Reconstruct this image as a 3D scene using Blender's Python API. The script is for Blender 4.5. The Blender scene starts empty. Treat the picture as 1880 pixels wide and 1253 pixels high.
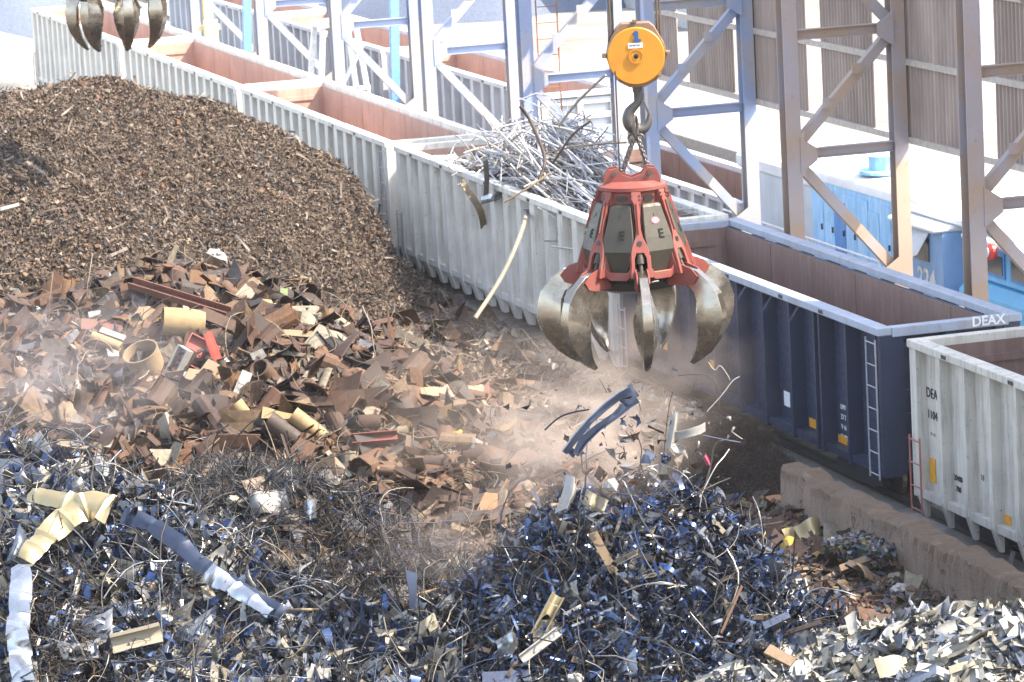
import bpy, math, random
import numpy as np
from mathutils import Matrix, Vector, Euler
rng = np.random.default_rng(7)
random.seed(7)
R = math.radians
scene = bpy.context.scene
COL = scene.collection
PI = math.pi

# ------------------------------------------------------------------ camera
F_PX, W_PX, H_PX = 6855.0, 1880.0, 1253.0
YAW, PITCH, ROLL = R(17.01), R(10.1), R(3.055)
CAM = np.array([0.0, 0.0, 15.95])
_f = np.array([math.sin(YAW)*math.cos(PITCH), math.cos(YAW)*math.cos(PITCH), -math.sin(PITCH)])
_r0 = np.array([math.cos(YAW), -math.sin(YAW), 0.0]); _d0 = np.cross(_f, _r0)
_c, _s = math.cos(ROLL), math.sin(ROLL)
CR, CD, CF = _c*_r0+_s*_d0, -_s*_r0+_c*_d0, _f          # camera right, down, forward
def ray(px, py):
    return CR*((px-W_PX/2)/F_PX)+CD*((py-H_PX/2)/F_PX)+CF
def on_z(px, py, z):
    v = ray(px, py); return CAM+v*((z-CAM[2])/v[2])
def on_x(px, py, x):
    v = ray(px, py); return CAM+v*(x/v[0])
def on_d(px, py, d):
    return CAM+ray(px, py)*d
def project(p):
    q = p-CAM
    z = q@CF
    return W_PX/2+F_PX*(q@CR)/z, H_PX/2+F_PX*(q@CD)/z, z
cd = bpy.data.cameras.new('camera'); cam = bpy.data.objects.new('camera', cd); COL.objects.link(cam)
cd.sensor_width = 36.0; cd.lens = F_PX/W_PX*36.0; cd.clip_end = 3000; cd.clip_start = 0.5
cam.matrix_world = Matrix(((CR[0], -CD[0], -CF[0], CAM[0]), (CR[1], -CD[1], -CF[1], CAM[1]), (CR[2], -CD[2], -CF[2], CAM[2]), (0, 0, 0, 1)))
cd.dof.use_dof = True; cd.dof.focus_distance = 58.0; cd.dof.aperture_fstop = 4.0
scene.camera = cam

# ------------------------------------------------------------------ tagging
def tag(o, label=None, cat=None, group=None, kind=None):
    if label: o['label'] = label
    if cat: o['category'] = cat
    if group: o['group'] = group
    if kind: o['kind'] = kind
    return o
def empty(name, loc, label=None, cat=None, group=None, rz=0.0):
    o = bpy.data.objects.new(name, None); COL.objects.link(o)
    o.location = tuple(float(v) for v in loc); o.rotation_euler = (0, 0, rz); o.empty_display_size = 0.3
    return tag(o, label, cat, group)
def copy_tree(o, parent=None):
    c = o.copy(); COL.objects.link(c)
    if parent is not None: c.parent = parent
    for ch in list(o.children): copy_tree(ch, c)
    return c

# ------------------------------------------------------------------ mesh builder
class MB:
    def __init__(s): s.v = []; s.f = []
    def add(s, V, F, M=None):
        b = len(s.v)
        for p in V:
            p = Vector(p)
            s.v.append(tuple(M @ p) if M is not None else tuple(p))
        s.f += [tuple(i+b for i in f) for f in F]
        return s
    def box(s, a, b, M=None):
        x0, y0, z0 = a; x1, y1, z1 = b
        V = [(x0,y0,z0),(x1,y0,z0),(x1,y1,z0),(x0,y1,z0),(x0,y0,z1),(x1,y0,z1),(x1,y1,z1),(x0,y1,z1)]
        return s.add(V, [(0,3,2,1),(4,5,6,7),(0,1,5,4),(1,2,6,5),(2,3,7,6),(3,0,4,7)], M)
    def prism(s, poly, y0, y1, axis='y', M=None):
        n = len(poly)
        def pt(p, t):
            return (p[0], t, p[1]) if axis == 'y' else ((t, p[0], p[1]) if axis == 'x' else (p[0], p[1], t))
        V = [pt(p, y0) for p in poly]+[pt(p, y1) for p in poly]
        F = [tuple(range(n)), tuple(range(2*n-1, n-1, -1))]+[(i, i+n, (i+1) % n+n, (i+1) % n) for i in range(n)]
        return s.add(V, F, M)
    def frame(s, p0, p1, up=(0, 0, 1)):
        p0 = Vector(p0); p1 = Vector(p1); d = (p1-p0); L = d.length; d.normalize()
        u = Vector(up)
        if abs(d.dot(u)) > .97: u = Vector((1, 0, 0))
        x = d.cross(u).normalized(); y = x.cross(d).normalized()
        M = Matrix(((x.x, d.x, y.x, p0.x), (x.y, d.y, y.y, p0.y), (x.z, d.z, y.z, p0.z), (0, 0, 0, 1)))
        return M, L
    def bar(s, p0, p1, w, h, up=(0, 0, 1)):
        M, L = s.frame(p0, p1, up)
        return s.box((-w/2, 0, -h/2), (w/2, L, h/2), M)
    def ibar(s, p0, p1, w, h, t=.02, up=(0, 0, 1)):           # I section: flanges w wide, h deep
        M, L = s.frame(p0, p1, up)
        a, b = w/2, h/2
        poly = [(-a,-b),(a,-b),(a,-b+t),(t/2,-b+t),(t/2,b-t),(a,b-t),(a,b),(-a,b),(-a,b-t),(-t/2,b-t),(-t/2,-b+t),(-a,-b+t)]
        return s.prism(poly, 0, L, 'y', M)
    def ubar(s, p0, p1, w, h, t=.02, up=(0, 0, 1)):
        M, L = s.frame(p0, p1, up)
        a, b = w/2, h
        return s.prism([(-a,0),(a,0),(a,b),(a-t,b),(a-t,t),(-a+t,t),(-a+t,b),(-a,b)], 0, L, 'y', M)
    def tube(s, path, r, n=6, caps=True, closed=False):
        P = [Vector(p) for p in path]; m = len(P)
        rs = r if isinstance(r, (list, tuple)) else [r]*m
        up = Vector((0.13, 0.31, 0.94)).normalized()
        V = []
        px = None
        for i, p in enumerate(P):
            a = P[(i-1) % m] if (closed or i > 0) else p
            b = P[(i+1) % m] if (closed or i < m-1) else p
            d = (b-a)
            if d.length < 1e-9: d = Vector((0, 0, 1))
            d.normalize()
            x = d.cross(up) if px is None else px-d*px.dot(d)
            if x.length < 1e-4: x = d.orthogonal()
            x.normalize(); px = x; y = d.cross(x)
            for k in range(n):
                t = 2*PI*k/n
                V.append(p+(x*math.cos(t)+y*math.sin(t))*rs[i])
        F = []
        for i in range(m if closed else m-1):
            j = (i+1) % m
            F += [(i*n+k, i*n+(k+1) % n, j*n+(k+1) % n, j*n+k) for k in range(n)]
        if caps and not closed: F += [tuple(range(n-1, -1, -1)), tuple((m-1)*n+k for k in range(n))]
        return s.add(V, F)
    def lathe(s, prof, n=24, M=None, arc=2*PI, closed_prof=False):
        m = len(prof); V = []; full = abs(arc-2*PI) < 1e-6
        k = n if full else n+1
        for i in range(k):
            t = arc*i/n
            V += [(r*math.cos(t), r*math.sin(t), z) for r, z in prof]
        F = []
        for i in range(n):
            j = (i+1) % k
            for q in range(m if closed_prof else m-1):
                w = (q+1) % m
                F.append((i*m+q, j*m+q, j*m+w, i*m+w))
        if closed_prof and not full: F += [tuple(range(m)), tuple(range((k-1)*m+m-1, (k-1)*m-1, -1))]
        return s.add(V, F, M)
    def build(s, name, mat, parent=None, smooth=False, bevel=0.0):
        off = Vector(parent_world(parent)) if parent is not None else Vector((0, 0, 0))
        me = bpy.data.meshes.new(name)
        me.from_pydata([tuple(Vector(p)-off) for p in s.v], [], s.f)
        me.materials.append(mat)
        me.validate(); me.update()
        import bmesh
        bm = bmesh.new(); bm.from_mesh(me)
        bmesh.ops.recalc_face_normals(bm, faces=bm.faces[:]); bm.to_mesh(me); bm.free()
        if smooth:
            me.polygons.foreach_set('use_smooth', [True]*len(me.polygons))
            if smooth != 'all': me.set_sharp_from_angle(angle=R(smooth if isinstance(smooth, int) and smooth > 1 else 40))
        o = bpy.data.objects.new(name, me); COL.objects.link(o)
        if parent is not None: o.parent = parent
        if bevel:
            bv = o.modifiers.new('edge', 'BEVEL'); bv.width = bevel; bv.segments = 1; bv.limit_method = 'ANGLE'; bv.angle_limit = R(45)
        return o
def parent_world(o):
    p = Vector((0, 0, 0))
    while o is not None:
        p += o.location; o = o.parent
    return p
def recentre(o):                                             # a one-mesh thing: origin at its base
    me = o.data; n = len(me.vertices); a = np.empty(n*3); me.vertices.foreach_get('co', a); a = a.reshape(-1, 3)
    c = np.array([a[:, 0].mean(), a[:, 1].mean(), a[:, 2].min()]); a -= c
    me.vertices.foreach_set('co', a.ravel()); o.location = tuple(c); me.update()
    return o

# ------------------------------------------------------------------ materials
def lin(c):
    return tuple((v/12.92 if v <= .04045 else ((v+.055)/1.055)**2.4) for v in c)
MATS = {}
class NT:
    def __init__(s, name):
        s.m = bpy.data.materials.new(name); s.m.use_nodes = True
        s.t = s.m.node_tree; s.t.nodes.clear()
        s.out = s.n('ShaderNodeOutputMaterial'); s.b = s.n('ShaderNodeBsdfPrincipled')
        s.l(s.b.outputs[0], s.out.inputs[0])
    def n(s, t, **k):
        x = s.t.nodes.new(t)
        for a, b in k.items(): setattr(x, a, b)
        return x
    def l(s, a, b): s.t.links.new(a, b)
    def set(s, rough=.6, metal=0.0, spec=.4):
        s.b.inputs['Roughness'].default_value = rough; s.b.inputs['Metallic'].default_value = metal
        s.b.inputs['Specular IOR Level'].default_value = spec
    def coord(s, kind='Object', scale=(1, 1, 1)):
        tc = s.n('ShaderNodeTexCoord'); mp = s.n('ShaderNodeMapping'); mp.inputs['Scale'].default_value = scale
        s.l(tc.outputs[kind], mp.inputs[0]); return mp.outputs[0]
    def noise(s, vec, scale, detail=4, rough=.6):
        x = s.n('ShaderNodeTexNoise'); x.inputs['Scale'].default_value = scale; x.inputs['Detail'].default_value = detail
        x.inputs['Roughness'].default_value = rough
        if vec is not None: s.l(vec, x.inputs['Vector'])
        return x.outputs['Fac']
    def ramp(s, fac, stops, interp='LINEAR'):
        x = s.n('ShaderNodeValToRGB'); cr = x.color_ramp; cr.interpolation = interp
        while len(cr.elements) < len(stops): cr.elements.new(0.5)
        for e, (p, c) in zip(cr.elements, stops):
            e.position = p; e.color = (*c, 1) if len(c) == 3 else c
        s.l(fac, x.inputs[0]); return x.outputs[0]
    def mix(s, fac, a, b, mode='MIX'):
        x = s.n('ShaderNodeMix', data_type='RGBA', blend_type=mode)
        for sock, val in ((x.inputs[0], fac), (x.inputs[6], a), (x.inputs[7], b)):
            if isinstance(val, bpy.types.NodeSocket): s.l(val, sock)
            elif isinstance(val, (int, float)): sock.default_value = val
            else: sock.default_value = (*val, 1)
        return x.outputs[2]
    def color(s, c):
        if isinstance(c, bpy.types.NodeSocket): s.l(c, s.b.inputs['Base Color'])
        else: s.b.inputs['Base Color'].default_value = (*c, 1)
    def bump(s, h, strength=.4, dist=.05):
        x = s.n('ShaderNodeBump'); x.inputs['Strength'].default_value = strength; x.inputs['Distance'].default_value = dist
        s.l(h, x.inputs['Height']); s.l(x.outputs[0], s.b.inputs['Normal'])
G3 = lambda v: (v, v, v)
def paint(name, c, stain=(.16, .09, .05), amount=.35, rough=.55, metal=0.0, streak=True, scale=1.0, chips=.5):
    """Weathered paint: base colour, long vertical streaks of dirt, blotches and small rust chips."""
    if name in MATS: return MATS[name]
    t = NT(name); t.set(rough, metal)
    v = t.coord('Object')
    vs = t.coord('Object', (2.2, 2.2, .22)) if streak else v
    n1 = t.noise(vs, 2.2*scale, 6, .65); n2 = t.noise(v, .9*scale, 5, .6); n3 = t.noise(v, 9*scale, 6, .7)
    c1 = t.mix(t.ramp(n2, [(.3, G3(0)), (.75, G3(1))]), tuple(x*.82 for x in c), tuple(min(1, x*1.1) for x in c))
    c2 = t.mix(t.ramp(n1, [(.48, G3(0)), (.8, G3(amount))]), c1, stain)
    c3 = t.mix(t.ramp(n3, [(.62, G3(0)), (.72, G3(chips))]), c2, tuple(x*.6 for x in stain))
    t.color(c3)
    t.l(t.ramp(n3, [(.3, G3(rough-.1)), (.8, G3(min(1, rough+.25)))]), t.b.inputs['Roughness'])
    t.bump(n3, .25, .01)
    MATS[name] = t.m; return t.m
def isl(name, cols, rough=.6, metal=0.0, var=.5, spec=.4, k=1.0):
    """Bulk scrap: each loose piece takes one of several colours, with a mottled surface."""
    if name in MATS: return MATS[name]
    t = NT(name); t.set(rough, metal, spec)
    g = t.n('ShaderNodeNewGeometry')
    n = len(cols); cols = [tuple(v*HK*k for v in c) for c in cols]
    base = t.ramp(g.outputs['Random Per Island'], [(i/n, c) for i, c in enumerate(cols)], 'CONSTANT')
    v = t.coord('Object')
    nz = t.noise(v, 11, 4, .7)
    t.color(t.mix(1.0, base, t.ramp(nz, [(.3, G3(1-var)), (.7, G3(1+var*.25))]), 'MULTIPLY'))
    MATS[name] = t.m; return t.m
def plain(name, c, rough=.6, metal=0.0):
    if name in MATS: return MATS[name]
    t = NT(name); t.set(rough, metal)
    v = t.coord('Object'); nz = t.noise(v, 7, 5, .65)
    t.color(t.mix(t.ramp(nz, [(.35, G3(0)), (.7, G3(1))]), tuple(x*.7 for x in c), c))
    t.bump(nz, .15, .01)
    MATS[name] = t.m; return t.m
# ------------------------------------------------------------------ text
def text_mesh(txt, size, bold=0.0):
    cu = bpy.data.curves.new('lettering', 'FONT'); cu.body = txt; cu.size = size; cu.align_x = 'CENTER'; cu.align_y = 'CENTER'
    cu.offset = bold; cu.extrude = .004; cu.resolution_u = 3
    o = bpy.data.objects.new('lettering', cu); COL.objects.link(o)
    dg = bpy.context.evaluated_depsgraph_get()
    me = bpy.data.meshes.new_from_object(o.evaluated_get(dg))
    V = [tuple(v.co) for v in me.vertices]; Fc = [tuple(p.vertices) for p in me.polygons]
    bpy.data.objects.remove(o); bpy.data.curves.remove(cu); bpy.data.meshes.remove(me)
    return V, Fc
def text_on(name, txt, size, origin, xdir, ydir, mat, parent, bold=0.0, squash=1.0):
    V, Fc = text_mesh(txt, size, bold)
    x = Vector(xdir).normalized(); y = Vector(ydir).normalized(); z = x.cross(y)
    o = Vector(origin)
    m = MB(); m.add([o+x*(a*squash)+y*b+z*c for a, b, c in V], Fc)
    return m.build(name, mat, parent)
# ------------------------------------------------------------------ daylight settings
SUN = (.72, -.45, 1.0)           # direction towards the sun: from behind the trestle wall
SUN_E, SKY, EXPO = 3.4, .15, 2.45
DUST = True
HK, PK = .40, .44
HAZE = .00009
# ================================================================== STRUCTURE
M_WHITE = paint('white_wagon_paint', (.62, .585, .52), (.25, .17, .11), .75, .6, chips=.9, scale=1.3)
M_OLD = paint('old_white_wagon_paint', (.47, .44, .385), (.13, .09, .06), .75, .65, scale=1.5, chips=1.0)
M_GREY = paint('pale_grey_wagon_paint', (.44, .45, .48), (.2, .16, .13), .3, .6)
M_BLUE = paint('navy_wagon_paint', (.022, .031, .060), (.085, .085, .09), .22, .42, chips=.25)
M_BRIM = paint('pale_blue_rim_paint', (.29, .32, .38), (.2, .13, .09), .5, .55)  # rim much paler than the navy sides
M_LIN = paint('salmon_rust_lining', (.42, .27, .21), (.2, .10, .07), .5, .8, chips=.7)
M_LIND = paint('brown_rust_lining', (.17, .105, .085), (.30, .24, .22), .38, .75, scale=1.3, chips=.8)
M_DARK = plain('dark_underframe_steel', (.035, .035, .04), .7)
M_WHEEL = plain('wheel_steel', (.10, .09, .085), .5, .6)
M_LADW = plain('ladder_grey_steel', (.30, .31, .34), .5)
M_LADR = plain('ladder_faded_red', (.35, .12, .10), .6)
M_YEL = plain('reflector_yellow', (.72, .33, .02), .5)
M_TXTW = plain('lettering_white', (.75, .75, .75), .6)
M_TXTB = plain('lettering_black', (.02, .02, .025), .6)
def beam_mat(name, ca, cb):
    t = NT(name); t.set(.6)
    v = t.coord('Object'); n1 = t.noise(v, .55, 3, .5); n2 = t.noise(v, 8, 5, .7)
    c = t.mix(t.ramp(n1, [(.45, G3(0)), (.56, G3(1))]), ca, cb)
    c = t.mix(t.ramp(n2, [(.6, G3(0)), (.75, G3(.7))]), c, (.15, .10, .075))
    t.color(c); t.bump(n2, .15, .01); return t.m
M_BEAM = beam_mat('dusty_brown_steel', (.30, .215, .16), (.27, .235, .24)); M_BEAMB = beam_mat('dusty_blue_grey_steel', (.30, .28, .28), (.22, .26, .38))

# ---- ground, track bed, rails
def ground_mat():
    t = NT('pale_yard_ground'); t.set(.95, 0, .1)
    v = t.coord('Object'); n1 = t.noise(v, .12, 6, .6); n2 = t.noise(v, 2.5, 6, .7)
    c = t.mix(t.ramp(n1, [(.35, G3(0)), (.7, G3(1))]), (.17, .16, .145), (.36, .335, .30))
    c = t.mix(t.ramp(n2, [(.35, G3(.55)), (.7, G3(0))]), c, (.09, .08, .07))
    t.color(c); t.bump(n2, .6, .08); return t.m
def gnd_z(x, y):
    z = np.where(x < 30.5, 0.0, np.where(x > 34, -1.0, -(x-30.5)/3.5))
    return np.where(x < 25.4, -1.2, z)
def grid_mesh(name, xs, ys, zf, mat):
    X, Y = np.meshgrid(xs, ys); Z = zf(X, Y)
    nx, ny = len(xs), len(ys)
    V = np.stack([X, Y, Z], -1).reshape(-1, 3)
    i = np.arange(nx*ny).reshape(ny, nx)
    Fc = np.stack([i[:-1, :-1], i[:-1, 1:], i[1:, 1:], i[1:, :-1]], -1).reshape(-1, 4)
    return np_mesh(name, V, Fc, mat, smooth=True)
def np_mesh(name, V, Fq, mat, smooth=False, parent=None):
    me = bpy.data.meshes.new(name)
    me.vertices.add(len(V)); me.vertices.foreach_set('co', V.astype(np.float32).ravel())
    me.loops.add(Fq.size); me.loops.foreach_set('vertex_index', Fq.astype(np.int32).ravel())
    me.polygons.add(len(Fq)); me.polygons.foreach_set('loop_start', np.arange(0, Fq.size, 4, dtype=np.int32))
    if smooth: me.polygons.foreach_set('use_smooth', np.ones(len(Fq), bool))
    else: me.polygons.foreach_set('use_smooth', np.zeros(len(Fq), bool))
    me.materials.append(mat); me.update(calc_edges=True)
    o = bpy.data.objects.new(name, me); COL.objects.link(o)
    if parent is not None: o.parent = parent
    return o
M_GND = ground_mat()
xs = np.array([-400, -150, -60, -20, 0, 12, 20, 25.3, 25.5, 28, 30.5, 32, 34, 36, 40, 46, 54, 70, 100, 160, 300, 600.])
ys = np.array([-200, -60, 0, 30, 45, 60, 75, 90, 105, 120, 140, 160, 180, 200, 240, 320, 500, 900.])
tag(grid_mesh('ground', xs, ys, gnd_z, M_GND), kind='structure')
def rail_line(x, y0, y1, z, lab):
    m = MB(); m.ibar((x, y0, z), (x, y1, z), .14, .16, .03, (0, 0, 1))
    return tag(m.build('rail', M_WHEEL), lab, 'rail', 'railway rails on the pale ballast')
for x, z, lab in ((27.33, .1, 'steel rail under the near side of the wagon train'), (28.77, .1, 'steel rail under the far side of the wagon train'),
                  (36.7, -.86, 'steel rail under the near side of the blue locomotive'), (38.14, -.86, 'steel rail under the far side of the blue locomotive'),
                  (41.3, -.86, 'bare steel rail on pale ballast behind the locomotive'), (42.75, -.86, 'outermost bare steel rail on pale ballast behind the locomotive')):
    rail_line(x, 40, 151 if x < 30 else 210, z, lab)

# ---- gondola wagons
def gondola(loc, L, W, rim, bottom, style, body, lining, rimmat, label, cat_group, ladder=M_LADW, bogies=True, tail=.32):
    root = empty('gondola_wagon', loc, label, 'wagon', cat_group)
    ox, oy, oz = loc
    def P(x, y, z): return (ox+x, oy+y, oz+z)
    rw, rd, sp = {'wide': (.42, .24, 1.05), 'thin': (.10, .30, 1.42), 'slim': (.30, .22, 1.2), 'old': (.17, .20, 1.05)}[style]
    for side in (0, 1):
        m = MB()
        fx = (lambda x: x) if side == 0 else (lambda x: W-x)
        def bx(x0, y0, z0, x1, y1, z1):
            a, b = sorted((fx(x0), fx(x1))); m.box(P(a, y0, z0), P(b, y1, z1))
        bx(rd, .16, bottom, rd+.045, L-.16, rim-.15)                       # skin
        bx(.05, .02, bottom-.06, rd+.04, L-.02, bottom+.09)                # sill
        n = int(round((L-.5)/sp)); s_ = (L-.5)/n
        for i in range(n+1):
            y = .25+i*s_
            if style == 'thin' and i == 2:                                    # doubled post
                ys_ = (y-.12, y+.16)
            else: ys_ = (y,)
            for yy in ys_:
                w = rw
                lev = [(tail if style != 'thin' else bottom-.1, .13 if style != 'thin' else 0., .8), (bottom, 0., 1.), (rim-.15, 0., 1.)]
                V = []
                for z, xo, k in lev:
                    for xx, yo in ((rd, -w/2*k), (xo, -w*.43*k), (xo, w*.43*k), (rd, w/2*k)):
                        V.append(P(fx(xx), yy+yo, z))
                Fc = [(0, 1, 2, 3), (8, 11, 10, 9)]
                for q in (0, 4): Fc += [(q+a, q+(a+1) % 4, q+4+(a+1) % 4, q+4+a) for a in range(4)]
                m.add(V, Fc)
        for y0, y1 in ((0, .16), (L-.16, L)): bx(.02, y0, bottom-.06, rd+.06, y1, rim-.15)
        m.build('side_wall', body, root)
    for e in (0, 1):
        m = MB()
        fy = (lambda y: y) if e == 0 else (lambda y: L-y)
        def bx(x0, y0, z0, x1, y1, z1):
            a, b = sorted((fy(y0), fy(y1))); m.box(P(x0, a, z0), P(x1, b, z1))
        bx(rd+.06, .17, bottom, W-rd-.06, .21, rim-.15)
        for x0, x1 in ((rd+.061, rd+.2), (W-rd-.2, W-rd-.061), (W/2-.09, W/2+.09)): bx(x0, .03, bottom-.05, x1, .169, rim-.15)
        k = 6
        for i in range(k):
            z = bottom+.06+i*(rim-bottom-.5)/(k-1)
            h = .2 if style != 'thin' else .13
            for x0, x1 in ((rd+.2, W/2-.09), (W/2+.09, W-rd-.2)):
                bx(x0, .05, z, x1, .168, z+h)
        m.build('end_wall', body, root)
    m = MB()                                                                   # rim: four rails butted at the corners
    m.box(P(-.03, 0, rim-.15), P(.26, L, rim)); m.box(P(W-.26, 0, rim-.15), P(W+.03, L, rim))
    m.box(P(.26, -.02, rim-.19), P(W-.26, .22, rim-.003)); m.box(P(.26, L-.22, rim-.19), P(W-.26, L+.02, rim-.003))
    m.build('rim', rimmat, root, bevel=.012)
    for q in (.18, .32, .52, .74, .9):                                        # rim slots
        m = MB(); m.box(P(-.036, L*q, rim-.12), P(-.031, L*q+.22, rim-.05)); m.build('slot', M_DARK, root)
    m = MB()                                                                   # inner lining, walls and floor
    a, b, z0, z1 = rd+.05, .215, bottom+.3, rim-.16
    m.box(P(a, b, z0), P(a+.02, L-b, z1)); m.box(P(W-a-.02, b, z0), P(W-a, L-b, z1))
    m.box(P(a+.02, b, z0), P(W-a-.02, b+.02, z1)); m.box(P(a+.02, L-b-.02, z0), P(W-a-.02, L-b, z1))
    m.box(P(a+.02, b+.02, z0-.05), P(W-a-.02, L-b-.02, z0))
    for i in range(1, int(L/2.4)):
        y = i*2.4; m.box(P(W-a-.03, y, z0+.02), P(W-a-.021, y+.06, z1-.02))
    for z in (rim-.55, rim-1.2): m.box(P(a+.3, L-b-.06, z), P(W-a-.3, L-b-.021, z+.14))
    m.build('inner_lining', lining, root)
    m = MB()
    m.box(P(W/2-.35, .3, .62), P(W/2+.35, L-.3, bottom-.08)); m.box(P(W/2-.15, -.32, .68), P(W/2+.15, .29, .92))
    m.box(P(W/2-.15, L-.29, .68), P(W/2+.15, L+.32, .92))
    m.build('underframe', M_DARK, root)
    def ladder_(name, x0, x1, y, z0, z1, mat, along):
        m = MB(); n = max(3, int((z1-z0)/.36))
        pt = (lambda t, z: P(t, y, z)) if along == 'x' else (lambda t, z: P(y, t, z))
        for t in (x0, x1): m.tube([pt(t, z0), pt(t, z1)], .018, 6)
        for i in range(n):
            z = z0+.08+i*(z1-z0-.16)/(n-1); m.tube([pt(x0, z), pt(x1, z)], .013, 6)
        m.build(name, mat, root)
    ladder_('ladder', .06, .52, -.06, bottom-.1, rim-.22, ladder, 'y')
    ladder_('ladder', rd+.3, rd+.75, -.05, bottom-.1, rim-.3, ladder, 'x')
    ladder_('ladder', L-.52, L-.06, -.06, bottom-.35, bottom+1.1, ladder, 'y')
    if bogies:
        for yc in (2.1, L-2.1):
            bg = None
            for xx in (.35, W-.5):
                m = MB(); m.prism([(yc-1.25, .38), (yc-.9, .62), (yc+.9, .62), (yc+1.25, .38), (yc+.5, .28), (yc-.5, .28)], ox+xx, ox+xx+.15, 'x',
                        Matrix.Translation((0, oy, oz)))
                bg = m.build('bogie_frame', M_DARK, root) if bg is None else (m.build('bogie_frame', M_DARK, root) and bg)
            for dy in (-.88, .88):
                for xx in (.7, W-.83):
                    w = MB(); Mx = Matrix.Translation(P(xx, yc+dy, .46)) @ Matrix.Rotation(PI/2, 4, 'Y')
                    w.lathe([(.06, 0), (.43, 0), (.43, .03), (.40, .12), (.06, .12)], 20, Mx, closed_prof=True)
                    wh = w.build('wheel', M_WHEEL, bg)
    return root
TR = 'gondola wagons standing in the near train'
XN = 26.6
W4 = gondola((XN, 79.15, 0), 17.7, 2.9, 3.6, .75, 'wide', M_WHITE, M_LIN, M_WHITE, 'white ribbed gondola wagon heaped with loose metal rods and strips', TR)
W3 = gondola((XN, 97.75, 0), 17.0, 2.9, 3.6, .75, 'wide', M_WHITE, M_LIN, M_WHITE, 'empty white gondola wagon coupled just behind the wagon full of rods', TR)
W2 = gondola((XN, 115.4, 0), 17.8, 2.9, 3.6, .75, 'wide', M_WHITE, M_LIN, M_WHITE, 'empty white gondola wagon, second from the far end of the near train', TR)
W1 = gondola((XN, 133.9, 0), 17.7, 2.9, 3.6, .75, 'wide', M_WHITE, M_LIN, M_WHITE, 'farthest white gondola wagon of the near train, behind the hanging dark grab tines', TR)
WB = gondola((XN, 63.55, 0), 15.0, 2.9, 3.6, .8, 'thin', M_BLUE, M_LIND, M_BRIM, 'dark blue gondola wagon with a rusty brown inside, empty', TR)
WD = gondola((XN, 44.6, 0), 17.6, 2.9, 3.62, .75, 'old', M_OLD, M_LIND, M_OLD, 'scratched white gondola wagon with black lettering beside the concrete wall', TR, M_LADR)
# markings on the two near wagons
def panel_y(root, i, n, L): s_ = (L-.5)/n; return root.location.y+.25+(i+.5)*s_
xs_ = XN+.192
yD = WD.location.y+17.6-.25; sD = (17.6-.5)/round((17.6-.5)/1.05)
for z, tx, sz in ((2.66, 'DEA', .26), (2.26, '1104', .225)):
    text_on('lettering', tx, sz, (xs_, yD-.315, z), (0, -1, 0), (0, 0, 1), M_TXTB, WD, .002, 1.0)
for k, z, tx in ((0, 1.2, 'H'), (1, 1.28, '20400'), (1, 1.08, '700'), (0, 1.9, '= ='), (2, 1.5, '11')):
    text_on('lettering', tx, .15, (xs_, yD-.31-k*sD, z), (0, -1, 0), (0, 0, 1), M_TXTB, WD)
for k, z0, z1 in ((0, 1.0, 1.45), (3, .86, 1.02), (5, .86, 1.02)):
    m = MB(); m.box((xs_-.006, yD-.38-k*sD, z0), (xs_+.004, yD-.12-k*sD, z1)); m.build('reflector', M_YEL, WD)
text_on('lettering', 'DEAX', .26, (XN+2.22, WB.location.y-.03, 3.53), (1, 0, 0), (0, 0, 1), M_TXTW, WB, .006)
xb = XN+.292
for yy, z in ((4.2, 1.02), (2.7, .95), (9.8, 1.3), (12.75, 1.25)):
    m = MB(); m.box((xb-.005, WB.location.y+yy-.22, z-.09), (xb+.005, WB.location.y+yy+.22, z+.09)); m.build('reflector', M_YEL, WB)
for yy, z, h in ((5.6, 1.28, .3), (12.7, 2.6, .32)):
    m = MB(); m.box((xb-.005, WB.location.y+yy-.16, z-h/2), (xb+.005, WB.location.y+yy+.16, z+h/2)); m.build('placard', M_TXTW, WB)
for i, tx in enumerate(('LMV', '23 T', 'V 46', '12 800')):
    text_on('lettering', tx, .14, (xb, WB.location.y+2.62, 1.62-i*.2), (0, -1, 0), (0, 0, 1), M_TXTW, WB)
text_on('lettering', 'DEAX', .5, (xb, WB.location.y+14.05, 2.5), (0, 0, -1), (0, -1, 0), M_TXTW, WB, .004)

# ---- second train, outside the trestle row, on lower ground
T2 = 'pale wagons on the second track'
for y, lab in ((113.5, 'pale grey gondola wagon behind the trestles, its end wall lettered in white'),
               (132.2, 'pale grey gondola wagon on the second track behind the left trestles'),
               (150.9, 'farthest pale grey gondola wagon on the second track, behind the yellow post')):
    t2 = gondola((36.0, y, -1.0), 18.0, 2.9, 3.7, .8, 'slim', M_GREY, M_LIN, M_GREY, lab, T2, bogies=False)
    if y < 114:
        bl = paint('blue_end_panel', (.22, .27, .40), (.3, .3, .3), .3)
        m = MB(); m.box((36.5, y-.012, 1.0), (38.6, y+.028, 1.55)); m.box((36.5, y-.012, .1), (38.6, y+.028, .65)); m.build('end_panel', bl, t2)
        text_on('lettering', 'DEAX', .32, (37.9, y-.02, 1.38), (1, 0, 0), (0, 0, 1), M_TXTW, t2, .006)
        text_on('lettering', '9080', .32, (37.95, y-.02, 1.12), (1, 0, 0), (0, 0, 1), M_TXTW, t2, .006)
gondola((36.0, 95.6, -1.0), 14.5, 2.9, 2.3, .8, 'slim', M_GREY, M_LIND, M_GREY, 'low pale ribbed wagon on the second track left of the blue locomotive', T2, bogies=False)

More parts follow.
